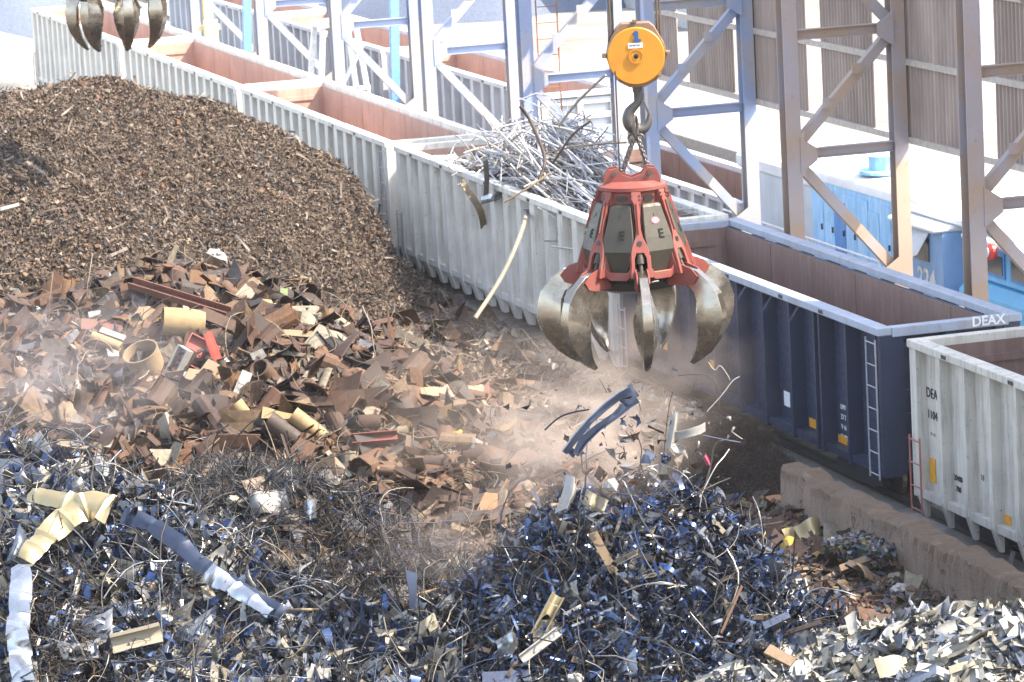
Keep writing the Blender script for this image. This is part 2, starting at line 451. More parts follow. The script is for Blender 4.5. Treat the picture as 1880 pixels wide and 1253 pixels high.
# ---- trestle frames carrying the crane runway
XF, XB = 31.5, 34.2
def trestle(y, label):
    r = empty('trestle', (XF, y, 0), label, 'trestle', 'steel trestles along the crane runway')
    bm_ = M_BEAM if y < 85 else M_BEAMB
    m = MB(); m.ibar((XF, y, -.3), (XF, y, 11.2), .36, .42, .03, (0, 1, 0)); m.build('column', bm_, r)
    m = MB(); m.ibar((XB, y, -1.0), (XB, y, 13.6), .34, .36, .03, (0, 1, 0)); m.build('column', bm_, r)
    a, b = XF+.181, XB-.171
    for z in (4.68, 7.45, 10.4):
        m = MB(); m.ibar((a, y, z), (b, y, z), .2, .24, .02); m.build('strut', bm_, r)
    for (x0, z0, x1, z1) in ((a, 4.9, b, 7.25), (a, 4.46, b, 1.75), (a, 10.15, b, 7.65)):
        m = MB(); m.ubar((x0, y-.02, z0), (x1, y-.02, z1), .24, .2, .02, (0, 1, 0)); m.build('brace', bm_, r)
    for (x, z, s) in ((a-.04, 4.68, 1), (b+.04, 7.45, -1), (a-.04, 10.4, 1), (b+.04, 1.7, -1)):
        m = MB(); m.prism([(x, z-.42), (x+s*.42, z-.14), (x+s*.42, z+.14), (x, z+.42)], y-.232, y-.214, 'y'); m.build('gusset', bm_, r)
    for t in (.3, .62):
        x = a+(b-a)*t
        m = MB(); m.box((x-.11, y-.16, 4.9+(7.25-4.9)*t+.1), (x+.11, y-.13, 4.9+(7.25-4.9)*t+.34)); m.build('tie_plate', bm_, r)
    return r
TL = {70.0: 'brown steel trestle at the right, in front of the white lettered cab', 80.1: 'brown steel trestle crossing the blue panelled hood of the locomotive',
      89.9: 'grey brown steel trestle directly behind the yellow hook block', 100.2: 'blue grey steel trestle with the rusty ladder beside it',
      110.2: 'sunlit pale steel trestle behind the rim of the empty wagon next to the rod load', 121.2: 'sunlit pale steel trestle, second one left of the rusty ladder',
      132.0: 'sunlit pale steel trestle just right of the yellow post', 143.0: 'farthest pale steel trestle, left of the yellow post'}
for y, lab in TL.items(): trestle(y, lab)
lad = empty('rusty_ladder', (32.15, 100.6, 0), 'thin rusty ladder rising beside the blue grey trestle', 'ladder')
M_RUST = plain('orange_rust_steel', (.30, .13, .06), .8)
for x in (32.0, 32.62):
    m = MB(); m.bar((x, 100.6, .2), (x, 100.6, 12), .05, .03); m.build('rail', M_RUST, lad)
for i in range(24):
    m = MB(); m.tube([(32.03, 100.6, .7+i*.46), (32.59, 100.6, .7+i*.46)], .014, 5); m.build('rung', M_RUST, lad)
# yellow post and blue sheer legs among the far trestles
m = MB()
m.ibar((30.6, 136.6, 0), (30.6, 136.6, 9), .34, .3, .04, (0, 1, 0)); m.bar((30.2, 136.5, 3.6), (31.0, 136.5, 3.6), .2, .2)
m.box((30.35, 136.1, 2.9), (30.85, 136.35, 3.9))
tag(recentre(m.build('yellow_post', plain('safety_yellow', (.70, .58, .30), .5))), 'yellow steel post with a box on it at the far trestles', 'post')
M_SKY = plain('light_blue_steel', (.16, .33, .62), .5)
for (p0, p1, lab) in (((32.2, 138.2, -1), (32.7, 138.2, 8), 'light blue raking prop just right of the yellow post'),
                      ((34.9, 127.0, -1), (35.25, 127.0, 6.5), 'light blue post standing before the second pale wagon')):
    m = MB(); m.bar(p0, p1, .3, .26, (0, 1, 0)); m.box((p0[0]-.3, p0[1]-.3, -1.0), (p0[0]+.3, p0[1]+.3, -.9))
    tag(recentre(m.build('steel_prop', M_SKY)), lab, 'prop')
wf = empty('white_stand', (33.4, 128.5, 0), 'white steel A frame stand beside the light blue post', 'stand')
M_WST = plain('white_steel', (.66, .67, .68), .5)
for (x0, y0, x1, y1) in ((32.3, 128, 32.9, 128.4), (34.6, 128, 34.1, 128.4), (32.3, 130, 32.9, 129.6), (34.6, 130, 34.1, 129.6)):
    m = MB(); m.bar((x0, y0, -.9), (x1, y1, 4.0), .18, .18); m.build('leg', M_WST, wf)
m = MB(); m.box((32.75, 128.2, 4.0), (34.25, 129.8, 4.2)); m.bar((32.5, 128.0, 1.8), (34.4, 128.0, 1.8), .14, .14); m.bar((32.45, 128.0, .3), (34.3, 128.2, 3.4), .12, .12)
m.build('top_frame', M_WST, wf)

# ---- corrugated wall hung on the back columns
def corr_mat():
    t = NT('brown_corrugated_sheet'); t.set(.75)
    v = t.coord('Object', (1, 1, .12)); n1 = t.noise(v, 1.6, 5, .6); w = t.coord('Object'); n2 = t.noise(w, .5, 4, .5)
    c = t.mix(t.ramp(n1, [(.3, G3(0)), (.75, G3(1))]), (.20, .145, .12), (.36, .29, .25))
    t.color(t.mix(t.ramp(n2, [(.4, G3(0)), (.75, G3(.6))]), c, (.16, .11, .09))); return t.m
M_CORR = corr_mat(); M_GIRT = plain('pale_girt', (.42, .36, .31), .7)
SX = 34.42
wall = empty('corrugated_wall', (SX, 78, 4.8), 'brown corrugated sheet wall with open daylight gaps, hung high on the trestles', 'wall')
gaps = []
for px, py, w in ((1186, 60, 10), (1254, 90, 20), (1360, 105, 25), (1495, 120, 27), (1620, 160, 30), (1811, 200, 36)):
    a, b = on_x(px-w/2, py, SX)[1], on_x(px+w/2, py, SX)[1]; gaps.append((b, a))
edges = [98.2]+[v for g in gaps for v in (g[1], g[0])]+[20.0]  # runs on unseen past the view to keep sun off the heaps
def corr_panel(y1, y0, zb=4.86):
    zt = 13.4 if y0 > 62 else 16.2  # unseen top edge, height set for where its shadow falls
    m = MB(); p = .19; n = max(1, int((y1-y0)/p)); V = []; prof = []
    for i in range(n):
        y = y0+i*(y1-y0)/n; s = (y1-y0)/n
        prof += [(y, 0), (y+.3*s, 0), (y+.5*s, .05), (y+.8*s, .05)]
    prof.append((y1, 0))
    for y, d in prof: V += [(SX+d, y, zb), (SX+d, y, zt), (SX+d+.006, y, zb), (SX+d+.006, y, zt)]
    k = len(prof); Fc = []
    for i in range(k-1): Fc += [(4*i, 4*i+4, 4*i+5, 4*i+1), (4*i+2, 4*i+3, 4*i+7, 4*i+6)]
    m.add(V, Fc); return m.build('cladding_sheet', M_CORR, wall)
for k in range(0, len(edges)-1, 2):
    y1, y0 = edges[k], edges[k+1]
    cuts = [y1]
    while cuts[-1]-y0 > 3.6: cuts.append(cuts[-1]-2.55)
    cuts.append(y0)
    for a, b in zip(cuts[:-1], cuts[1:]): corr_panel(a-(.018 if a != y1 else 0), b)
for g0, g1 in gaps: corr_panel(g1-.004, g0+.004, 9.6)  # unseen sheets added higher up to stop sun through the gaps
for z in (4.8, 6.63, 8.5, 10.4, 12.3):
    m = MB(); m.ubar((SX-.06, 20, z), (SX-.06, 98.3, z), .15, .1, .015, (1, 0, 0)); m.build('girt', M_GIRT, wall)
# ---- locomotive and the light blue shunter next to it
M_LB = paint('streaked_light_blue', (.25, .53, .82), (.66, .72, .78), .9, .5, scale=2.2, chips=.1)
M_LBD = paint('bright_blue_door', (.05, .22, .56), (.3, .4, .5), .4, .45)
M_LRF = paint('white_loco_roof', (.66, .68, .70), (.4, .4, .42), .3, .6, streak=False)
M_LNB = paint('slate_blue_cab', (.20, .36, .60), (.4, .5, .58), .4, .5)
M_CYAN = paint('cyan_shunter_paint', (.12, .46, .74), (.4, .5, .58), .3, .4)
M_GLASS = plain('dark_glass', (.03, .04, .05), .08)
M_RAILW = plain('handrail_white', (.7, .7, .7), .5)
lo = empty('locomotive', (37.2, 86, -1), 'weathered light blue locomotive with a long panelled hood and a white number', 'locomotive')
y0, y1 = 83.3, 90.2
m = MB(); m.box((36.0, y0, .25), (38.4, y1, 2.62)); m.build('hood', M_LB, lo)
prof = [(-1.24, 0)]+[(-1.24+.28*(1-math.cos(t)), .30*math.sin(t)) for t in (.4, .8, 1.2, 1.57)]+[(0, .42)]
prof = prof+[(-x, z) for x, z in reversed(prof[:-1])]
m = MB(); m.prism([(37.2+x, 2.62+z) for x, z in prof], y0-.02, y1+.12, 'y'); m.build('roof', M_LRF, lo, smooth=True)
m = MB(); m.box((36.1, 90.22, .25), (38.3, 95.6, 2.3)); m.build('hood', paint('pale_grey_blue_hood', (.5, .55, .6), (.3, .33, .36), .5), lo)
m = MB(); m.box((36.0, 90.32, 2.3), (38.4, 95.8, 2.75)); m.build('roof', M_LRF, lo, bevel=.1)
ys2 = np.linspace(y0+.15, y1-.1, 10)
for i in range(9):
    a, b = ys2[i]+.02, ys2[i+1]-.02
    m = MB(); m.box((35.965, a, .45), (35.999, b, 2.45-(.25 if i % 3 == 0 else 0)))
    dr = m.build('door', M_LBD if i == 6 else M_LB, lo, bevel=.01)
    m = MB(); m.box((35.93, a+.05, 1.35), (35.964, a+.1, 1.5)); m.build('handle', M_DARK, dr)
m = MB(); m.lathe([(.0, .0), (.75, .0), (.75, .08), (.5, .1), (.5, .42), (.55, .46), (0, .46)], 24, Matrix.Translation((36.95, 87.3, 3.0))); m.build('fan_housing', M_LB, lo)
m = MB(); m.box((35.2, 80.7, -.2), (39.2, 95.8, .2)); m.build('walkway', M_LBD, lo)
m = MB(); m.box((35.7, 81.5, -.85), (38.7, 95, -.22)); m.build('underframe', M_DARK, lo)
m = MB()
for yy in np.arange(84.2, 95, 1.55): m.tube([(35.3, yy, .2), (35.3, yy, 1.25)], .025, 6)
m.tube([(35.3, 84.0, 1.05), (35.3, 84.2, 1.27), (35.3, 95, 1.27)], .03, 6); m.build('handrail', M_RAILW, lo)
m = MB(); m.box((35.6, 80.95, .22), (38.8, 83.28, 2.35)); cab = m.build('cab', M_LNB, lo)
V_ = []
m = MB(); m.box((35.3, 80.9, 2.36), (39.2, 83.6, 2.5)); m.box((35.9, 77.6, 2.51), (38.9, 84.4, 2.72)); m.build('cab_roof', M_LRF, lo, bevel=.05)
m = MB(); m.add([(35.58, 81.65, 2.3), (35.58, 83.1, 2.3), (35.2, 83.05, 1.95), (35.25, 82.5, 1.85), (35.15, 82.2, 1.6), (35.3, 81.8, 1.75)], [(0, 1, 2, 3), (0, 3, 4, 5)])
m.add([(35.57, 81.65, 2.3), (35.57, 83.1, 2.3), (35.19, 83.05, 1.95), (35.24, 82.5, 1.85), (35.14, 82.2, 1.6), (35.29, 81.8, 1.75)], [(0, 3, 2, 1), (0, 5, 4, 3)])
m.build('torn_awning', M_LRF, cab)
m = MB(); m.box((35.57, 81.75, 1.55), (35.599, 82.6, 2.1)); m.build('window', M_GLASS, cab)
text_on('number', '224', .62, (35.59, 81.95, 1.12), (0, -1, 0), (0, 0, 1), M_TXTW, cab, .02, 1.15)
sh = empty('shunting_locomotive', (37.2, 78, -1), 'bright cyan shunting engine with a red lamp and a white railing at the right edge', 'locomotive')
m = MB(); m.box((35.7, 73.0, -.2), (38.7, 80.55, 1.35)); m.build('body', M_CYAN, sh, bevel=.25)
m = MB(); m.box((36.0, 73.6, 1.36), (38.4, 79.6, 2.35)); cb = m.build('cab', M_CYAN, sh, bevel=.06)
for a in (74.3, 75.7, 77.0, 78.3):
    m = MB(); m.box((35.965, a, 1.55), (35.999, a+1.0, 2.15)); fr = m.build('window', M_LBD, cb)
    m = MB(); m.box((35.95, a+.1, 1.63), (35.964, a+.9, 2.07)); m.build('pane', M_GLASS, fr)
m = MB(); m.box((35.6, 73.4, 2.36), (38.8, 79.9, 2.5)); m.build('roof', M_LRF, sh, bevel=.04)
m = MB(); m.lathe([(0, 0), (.2, 0), (.2, .1), (.13, .16), (0, .16)], 18, Matrix.Translation((35.58, 78.0, 2.3)) @ Matrix.Rotation(-PI/2, 4, 'Y')); lm = m.build('lamp', plain('red_lamp_rim', (.6, .06, .04), .4), sh)
m = MB(); m.lathe([(0, 0), (.11, 0), (.11, .02), (0, .02)], 18, Matrix.Translation((35.41, 78.0, 2.3)) @ Matrix.Rotation(-PI/2, 4, 'Y')); m.build('lens', M_RAILW, lm)
m = MB()
for yy in (79.9, 78.2, 76.6): m.tube([(35.45, yy, -.2), (35.45, yy, .75)], .03, 6)
m.tube([(35.45, 80.0, .1), (35.45, 79.9, .7), (35.45, 79.7, .78), (35.45, 74, .78)], .035, 6); m.build('handrail', M_RAILW, sh)
m = MB(); m.box((35.8, 73.2, -.85), (38.6, 80.2, -.22)); m.build('underframe', M_DARK, sh)

# ---- concrete retaining wall
def rough_wall():
    m = MB(); L = 14.2; n = 110; V = []
    rr = random.Random(4)
    top = [1.42+.02*math.sin(i*.31)+.02*math.sin(i*.83+1)+rr.uniform(-.014, .014)+(.06 if i in (8, 9, 43, 44, 45, 61) else 0) for i in range(n+1)]
    for i in range(n+1):
        y = 62.75-L*i/n; t = top[i]; j = lambda a: rr.uniform(-a, a)
        V += [(24.15, y, -1.3), (24.2+j(.015), y, .1), (24.22+j(.03), y, t-.25), (24.2+j(.03), y, t-.07), (24.3+j(.04), y, t+j(.012)), (24.58+j(.03), y, t+.02+j(.012)), (24.74, y, t-.1), (24.8, y, -1.3)]
    Fc = []
    for i in range(n): Fc += [(8*i+k, 8*i+k+1, 8*i+k+9, 8*i+k+8) for k in range(7)]
    Fc += [tuple(range(8)), tuple(8*n+7-k for k in range(8))]
    m.add(V, Fc)
    t = NT('dirty_concrete'); t.set(.95, 0, .15)
    v = t.coord('Object'); vs = t.coord('Object', (1, 1, .25)); n1 = t.noise(vs, 3.5, 7, .7); n2 = t.noise(v, 1.1, 5, .6); n3 = t.noise(v, 18, 5, .7)
    vo = t.n('ShaderNodeTexVoronoi', feature='DISTANCE_TO_EDGE'); vo.inputs['Scale'].default_value = 1.9
    mp = t.n('ShaderNodeMapping'); mp.inputs['Scale'].default_value = (1, 1.0, .32); tc = t.n('ShaderNodeTexCoord')
    nn = t.n('ShaderNodeTexNoise'); nn.inputs['Scale'].default_value = 3; t.l(tc.outputs['Object'], nn.inputs['Vector'])
    ad = t.n('ShaderNodeVectorMath', operation='MULTIPLY_ADD'); ad.inputs[1].default_value = (.5, .5, .5); t.l(nn.outputs['Color'], ad.inputs[0]); t.l(tc.outputs['Object'], ad.inputs[2])
    t.l(ad.outputs[0], mp.inputs[0]); t.l(mp.outputs[0], vo.inputs['Vector'])
    c = t.mix(t.ramp(n2, [(.3, G3(0)), (.7, G3(1))]), (.19, .14, .105), (.27, .205, .16))
    c = t.mix(t.ramp(n1, [(.5, G3(0)), (.8, G3(.7))]), c, (.16, .11, .085))
    c = t.mix(t.ramp(vo.outputs['Distance'], [(0, G3(.85)), (.018, G3(.0))]), c, (.05, .035, .03))
    g = t.n('ShaderNodeNewGeometry'); sp = t.n('ShaderNodeSeparateXYZ'); t.l(g.outputs['Normal'], sp.inputs[0])
    c = t.mix(t.ramp(sp.outputs['Z'], [(.35, G3(0)), (.8, G3(.8))]), c, (.085, .06, .042))
    t.color(c); t.bump(n3, .8, .06)
    o = m.build('concrete_wall', t.m, None)
    return tag(recentre(o), 'cracked dirty concrete retaining wall with a crumbling earthy top', 'wall')
rough_wall()

# ---- low edges added across the far tracks so their shaded sides read as stripes
for x0, x1, y0, y1, zt, lab in ((39.8, 40.5, 60, 175, -.45, 'low concrete edge added along the far side of the blue locomotive as a shaded stripe'), (44.0, 49.0, 70, 170, -.2, 'broad low edge added beyond the bare rails as a shaded stripe')):
    m = MB(); m.box((x0, y0, -1.3), (x1, y1, zt)); tag(recentre(m.build('added_edge', plain('edge_concrete', (.30, .28, .26), .9), None, bevel=.03)), lab, 'added_edge')
m = MB()
for y in np.arange(70, 160, .75): m.box((40.8, y, -1.02), (43.3, y+.26, -.93))
tag(m.build('rail_sleepers', plain('sleeper_wood', (.12, .09, .07), .9)), 'row of dark sleepers under the bare rails behind the locomotive', 'sleepers', kind='stuff')
# ---- far yard: gravel heaps, block wall
def heap(name, c, rx, ry, h, mat, label, seed):
    m = MB(); rr = random.Random(seed); n, k = 40, 12; V = []
    ph = [rr.uniform(0, 6.28) for _ in range(6)]
    for i in range(k+1):
        f = i/k
        for j in range(n):
            t = 2*PI*j/n; w = 1+.12*math.sin(2*t+ph[0])+.08*math.sin(5*t+ph[1])+.05*math.sin(9*t+ph[2])
            V.append((c[0]+rx*f*w*math.cos(t), c[1]+ry*f*w*math.sin(t), c[2]+h*(1-f)**.9*(1 if f < 1 else 0)+(rr.uniform(-.1, .1) if 0 < f < 1 else 0)))
    Fc = [(i*n+j, i*n+(j+1) % n, (i+1)*n+(j+1) % n, (i+1)*n+j) for i in range(k) for j in range(n)]
    m.add(V, Fc); return tag(recentre(m.build(name, mat, None, smooth='all')), label, 'gravel heap', 'gravel heaps in the far yard')
M_GRV = plain('blue_grey_gravel', (.085, .105, .15), .95); M_SAND = plain('pale_sand', (.5, .48, .44), .95)
heap('gravel_heap', (57, 186, -1), 9, 8, 5.5, M_GRV, 'blue grey gravel heap in the far yard behind the ladder', 1)
heap('gravel_heap', (30, 193, -1), 8.5, 12, 6, M_GRV, 'blue grey gravel heap at the upper left corner beyond the last wagon', 2)
heap('sand_heap', (50, 200, -1), 8, 8, 5, M_SAND, 'pale sand heap in the far yard right of the yellow post', 3)
m = MB(); m.box((62, 178, -1), (80, 180, 6)); m.box((60.5, 165, -1), (63.5, 168, 2.0)); m.box((62.3, 177.3, -1), (63.2, 178, 6.3))
tag(recentre(m.build('block_wall', plain('pale_concrete', (.45, .45, .44), .9))), 'pale concrete bay wall far behind the hook block', 'wall')
# ================================================================== HEAPS
_tab = rng.random((4, 64, 64))
def vnoise(x, y, k=0):
    x = np.asarray(x, float); y = np.asarray(y, float)
    xi = np.floor(x).astype(int); yi = np.floor(y).astype(int); fx = x-xi; fy = y-yi
    fx = fx*fx*(3-2*fx); fy = fy*fy*(3-2*fy); T = _tab[k]
    g = lambda a, b: T[a % 64, b % 64]
    return (g(xi, yi)*(1-fx)+g(xi+1, yi)*fx)*(1-fy)+(g(xi, yi+1)*(1-fx)+g(xi+1, yi+1)*fx)*fy
def fbm(x, y, s, k=0, o=4):
    t = 0; a = 1; n = 0
    for i in range(o):
        t = t+a*(vnoise(x/s*2**i+17*i, y/s*2**i+5*i, (k+i) % 4)-.5); n += a; a *= .55
    return t/n*2
def crest(pts): return [tuple(on_z(px, py, z)) for px, py, z in pts]
# name: (crest polyline in metres, slope, rounding)
MOUNDS = {   # crest line, slope on the camera's side, slope on the far side, rounding
 'shred': ([tuple(CAM+ray(a, b)*(y/ray(a, b)[1])) for a, b, y in ((-150, 228, 90.0), (40, 174, 93.5), (180, 152, 96.0), (330, 176, 98.0))], .60, .7, .8),
 'mixed': (crest([(-60, 575, 2.9), (120, 545, 3.2), (300, 490, 3.9), (420, 520, 3.6), (560, 600, 2.9), (720, 720, 1.9), (850, 800, 1.2)]), .36, .6, .8),
 'left': (crest([(-120, 800, 3.2), (60, 862, 3.4), (230, 915, 3.2), (400, 1010, 2.7), (520, 1090, 2.2), (700, 1150, 1.7), (900, 1150, 1.5)]), .30, 1.3, .5),
 'wire': (crest([(400, 880, 2.2), (500, 890, 2.4), (590, 895, 2.3), (640, 950, 1.8)]), .6, 1.2, .6),
 'main': (crest([(1040, 960, 2.9), (1100, 915, 3.4), (1170, 905, 3.5), (1270, 925, 3.3), (1360, 1000, 2.5), (1410, 1090, 1.7)]), .8, 1.4, .5),
 'white': (crest([(1320, 1255, 1.3), (1480, 1200, 1.5), (1700, 1145, 1.9), (1880, 1140, 2.0), (2060, 1140, 2.0)]), .45, .9, .5),
 'fine': (crest([(1490, 940, .6), (1600, 1010, .6), (1720, 1085, .55), (1900, 1120, .5)]), .12, .2, .6),
 'swarf': (crest([(1285, 775, 1.35), (1370, 775, 1.5), (1440, 810, 1.25), (1480, 850, .8)]), .85, 1.2, .35),
 'roll': (crest([(930, 620, .75), (1010, 640, .7), (1130, 690, .8), (1220, 730, .85), (1280, 765, .9)]), .7, .7, .3),
}
NAMES = ['floor']+list(MOUNDS)
def poly_dist(x, y, pts):
    best = np.full(np.shape(x), 1e9); zz = np.zeros(np.shape(x)); ff = np.zeros(np.shape(x))
    for a, b in zip(pts[:-1], pts[1:]):
        dx, dy = b[0]-a[0], b[1]-a[1]; L = dx*dx+dy*dy
        t = np.clip(((x-a[0])*dx+(y-a[1])*dy)/L, 0, 1)
        d = np.hypot(x-a[0]-t*dx, y-a[1]-t*dy); z = a[2]+t*(b[2]-a[2])
        k = d < best; best = np.where(k, d, best); zz = np.where(k, z, zz)
        ff = np.where(k, np.clip(.5+((x-a[0]-t*dx)*CF[0]+(y-a[1]-t*dy)*CF[1])/np.maximum(d, .3)*.6, 0, 1), ff)
    return best, zz, ff
ROUGH = {'floor': .10, 'shred': .8, 'mixed': .5, 'left': .5, 'wire': .45, 'main': .5, 'white': .3, 'fine': .22, 'swarf': .6, 'roll': .2}
def layers(x, y):
    x = np.asarray(x, float); y = np.asarray(y, float)
    n1 = fbm(x, y, 4.2, 0); n2 = fbm(x, y, 1.3, 2); n3 = fbm(x, y, .55, 3, 2)
    zs = [.30+.15*fbm(x, y, 6, 1)+.10*n2+np.clip((y-80)*.012, -.4, .3)]
    for k in NAMES[1:]:
        pts, sl, sb, rd = MOUNDS[k]
        d, z, far = poly_dist(x, y, pts)
        sl = sl+(sb-sl)*far
        zs.append(z-sl*(np.sqrt(d*d+rd*rd)-rd)+ROUGH[k]*(.55*n1+.35*n2+.28*n3)*np.clip(.35+d/4, 0, 1))
    return np.array(zs)
def H(x, y):
    zs = layers(x, y); k = 6.0
    h = np.log(np.exp(np.clip((zs-zs.max(0))*k, -40, 0)).sum(0))/k+zs.max(0)
    return np.where(np.asarray(x) > 25.2, np.maximum(np.minimum(h, .9), 0)*np.clip((26.9-x)/1.7, 0, 1), h)
def own(x, y):
    j = rng.normal(0, .12, np.shape(x))
    zs = layers(x, y)+j
    return zs.argmax(0)
def at(px, py, lift=0.0):
    v = ray(px, py); d = np.linspace(38, 130, 1400)
    p = CAM+d[:, None]*v
    h = H(p[:, 0], p[:, 1]); k = np.argmax(p[:, 2] <= h)
    return p[k]+np.array([0, 0, lift]), d[k]
# the heaps' body
def heap_mat():
    t = NT('dusty_brown_fines'); t.set(.95, 0, .1)
    v = t.coord('Object'); n1 = t.noise(v, .8, 6, .65); n2 = t.noise(v, 9, 6, .75); n3 = t.noise(v, 30, 4, .7)
    c = t.mix(t.ramp(n1, [(.35, G3(0)), (.65, G3(1))]), (.035, .026, .021), (.075, .058, .046))  # kept dark so that gaps between the pieces read as shade
    c = t.mix(t.ramp(n2, [(.35, G3(.8)), (.6, G3(0))]), c, (.018, .014, .012))
    c = t.mix(t.ramp(n3, [(.62, G3(0)), (.72, G3(.6))]), c, (.17, .14, .115))
    t.color(c); t.bump(n2, .8, .12); return t.m
M_FINE = heap_mat()
gx = np.arange(-8, 26.61, .16); gy = np.arange(34, 118, .22)
tag(grid_mesh('scrap_ground', gx, gy, H, M_FINE), kind='structure')

# ------------------------------------------------------------------ small loose shapes (all quads)
def strip_base(n, bend, twist, w=.5, taper=0.0, r=None):
    r = r or random.Random(int(bend*100+twist*10+n))
    V = []; x = z = 0.0; a = -bend/2; ph = r.uniform(0, 6)
    for i in range(n+1):
        t = i/n; ww = w*(1-taper*t)*(.85+.15*math.sin(7*t+ph)); tw = twist*(t-.5)
        c, s = math.cos(tw), math.sin(tw)
        nx, nz = -math.sin(a), math.cos(a)
        V += [(x-nx*0+nx*s*ww*.5, -c*ww*.5, z+nz*s*ww*.5), (x-nx*s*ww*.5, c*ww*.5, z-nz*s*ww*.5)]
        x += math.cos(a)/n; z += math.sin(a)/n; a += bend/n
    V = np.array(V); V -= V.mean(0)
    Fc = np.array([(2*i, 2*i+1, 2*i+3, 2*i+2) for i in range(n)])
    return V, Fc
def shard_base(seed, n=4, bend=.4, conc=.22):
    r = random.Random(seed)
    A, B, C, D = [(x+r.uniform(-.28, .28), y+r.uniform(-.28, .28)) for x, y in ((-.5, -.4), (.5, -.4), (.5, .4), (-.5, .4))]
    if seed % 3 == 0: D = (A[0]+.08, A[1]+.12)
    if seed % 4 == 0: C = (C[0]+.35, C[1]+.2)
    kx, ky = r.uniform(-bend, bend), r.uniform(-bend, bend); cc = conc*r.uniform(0, 1.3)
    V = []
    for j in range(n+1):
        for i in range(n+1):
            u, v = i/n, j/n
            x = (A[0]*(1-u)+B[0]*u)*(1-v)+(D[0]*(1-u)+C[0]*u)*v; y = (A[1]*(1-u)+B[1]*u)*(1-v)+(D[1]*(1-u)+C[1]*u)*v
            e = 1-cc*(math.sin(PI*u)*abs(2*v-1)+math.sin(PI*v)*abs(2*u-1))
            x *= e; y *= e
            V.append((x, y, kx*x*x+ky*y*y+.25*bend*math.sin(3*x+seed)*y+r.uniform(-.02, .02)*bend))
    return np.array(V), np.array([(j*(n+1)+i, j*(n+1)+i+1, (j+1)*(n+1)+i+1, (j+1)*(n+1)+i) for j in range(n) for i in range(n)])
def wire_base(seed, n=14, rad=.0045, curl=2.5, kink=.5):
    r = random.Random(seed); p = Vector((0, 0, 0)); d = Vector((1, 0, 0)); P = [p.copy()]
    ax = Vector((r.gauss(0, .4), r.gauss(0, .4), 1)).normalized()
    for i in range(n):
        d = (Matrix.Rotation(curl/n*r.uniform(.3, 1.7), 3, ax) @ d+Vector((r.gauss(0, kink), r.gauss(0, kink), r.gauss(0, kink)))*.25).normalized()
        p = p+d/n; P.append(p.copy())
    m = MB(); m.tube(P, rad, 4, caps=False)
    V = np.array([tuple(v) for v in m.v]); V -= V.mean(0)
    return V, np.array(m.f)
def chunk_base(seed):
    r = random.Random(seed); V = np.array([(sx*r.uniform(.3, .55), sy*r.uniform(.25, .5), sz*r.uniform(.15, .4)) for sz in (-1, 1) for sy in (-1, 1) for sx in (-1, 1)])
    return V, np.array([(0, 2, 3, 1), (4, 5, 7, 6), (0, 1, 5, 4), (1, 3, 7, 5), (3, 2, 6, 7), (2, 0, 4, 6)])
def halfpipe_base(seed, n=8):
    r = random.Random(seed); arc = r.uniform(1.5, 4.5); rad = r.uniform(.16, .3); V = []
    for i in range(n+1):
        t = arc*(i/n-.5)+PI/2
        for rr in (rad, rad-.025):
            for y in (-.5, .5): V.append((rr*math.cos(t), y*r.uniform(.9, 1.1), rr*math.sin(t)-rad*.5))
    Fc = []
    for i in range(n):
        a = 4*i; b = a+4
        Fc += [(a, a+1, b+1, b), (a+2, b+2, b+3, a+3), (a, b, b+2, a+2), (a+1, a+3, b+3, b+1)]
    Fc += [(0, 2, 3, 1), (4*n, 4*n+1, 4*n+3, 4*n+2)]
    return np.array(V), np.array(Fc)
def angle_base(seed):
    r = random.Random(seed); a, b, t = r.uniform(.06, .14), r.uniform(.06, .14), .012
    P = [(-a, 0), (0, 0), (0, b), (-t, b), (-t, t), (-a, t)]
    V = [(y, p[0], p[1]) for y in (-.5, .5) for p in P]
    Fc = [(i, (i+1) % 6, (i+1) % 6+6, i+6) for i in range(6)]+[(0, 1, 4, 5), (1, 2, 3, 4), (6, 11, 10, 7), (7, 10, 9, 8)]
    return np.array(V, float), np.array(Fc)
def solid(base, t=.03):
    V, Fc = base; n = len(V)
    # thicken an open grid patch
    from collections import Counter
    e = Counter()
    for f in Fc:
        for a, b in zip(f, np.roll(f, -1)): e[(min(a, b), max(a, b))] += 1
    V2 = np.concatenate([V, V-np.array([0, 0, t])]); F2 = [tuple(f) for f in Fc]+[tuple(x+n for x in f[::-1]) for f in Fc]
    for f in Fc:
        for a, b in zip(f, np.roll(f, -1)):
            if e[(min(a, b), max(a, b))] == 1: F2.append((b, a, a+n, b+n))
    return V2, np.array(F2)

def rand_frames(N, nrm, spread):
    n = nrm+rng.normal(0, spread, (N, 3)); n /= np.linalg.norm(n, axis=1)[:, None]
    t = rng.normal(0, 1, (N, 3)); t -= n*(t*n).sum(1)[:, None]; t /= np.linalg.norm(t, axis=1)[:, None]
    return np.stack([t, np.cross(n, t), n], -1)
def normals(x, y):
    e = .15; dx = (H(x+e, y)-H(x-e, y))/(2*e); dy = (H(x, y+e)-H(x, y-e))/(2*e)
    n = np.stack([-dx, -dy, np.ones_like(dx)], -1); return n/np.linalg.norm(n, axis=1)[:, None]
ALL = None
def pool():
    """A pool of spots on the heaps: even over the ground, inside (or just outside) what the picture shows."""
    global ALL
    N = 1100000
    x = rng.uniform(-6, 26.3, N); y = rng.uniform(38, 114, N); z = H(x, y)
    px, py, d = project(np.stack([x, y, z], -1))
    k = (px > -520) & (px < 2250) & (py > -60) & (py < 1420)
    x, y, z = x[k], y[k], z[k]
    ALL = (x, y, z, own(x, y), normals(x, y))
pool()
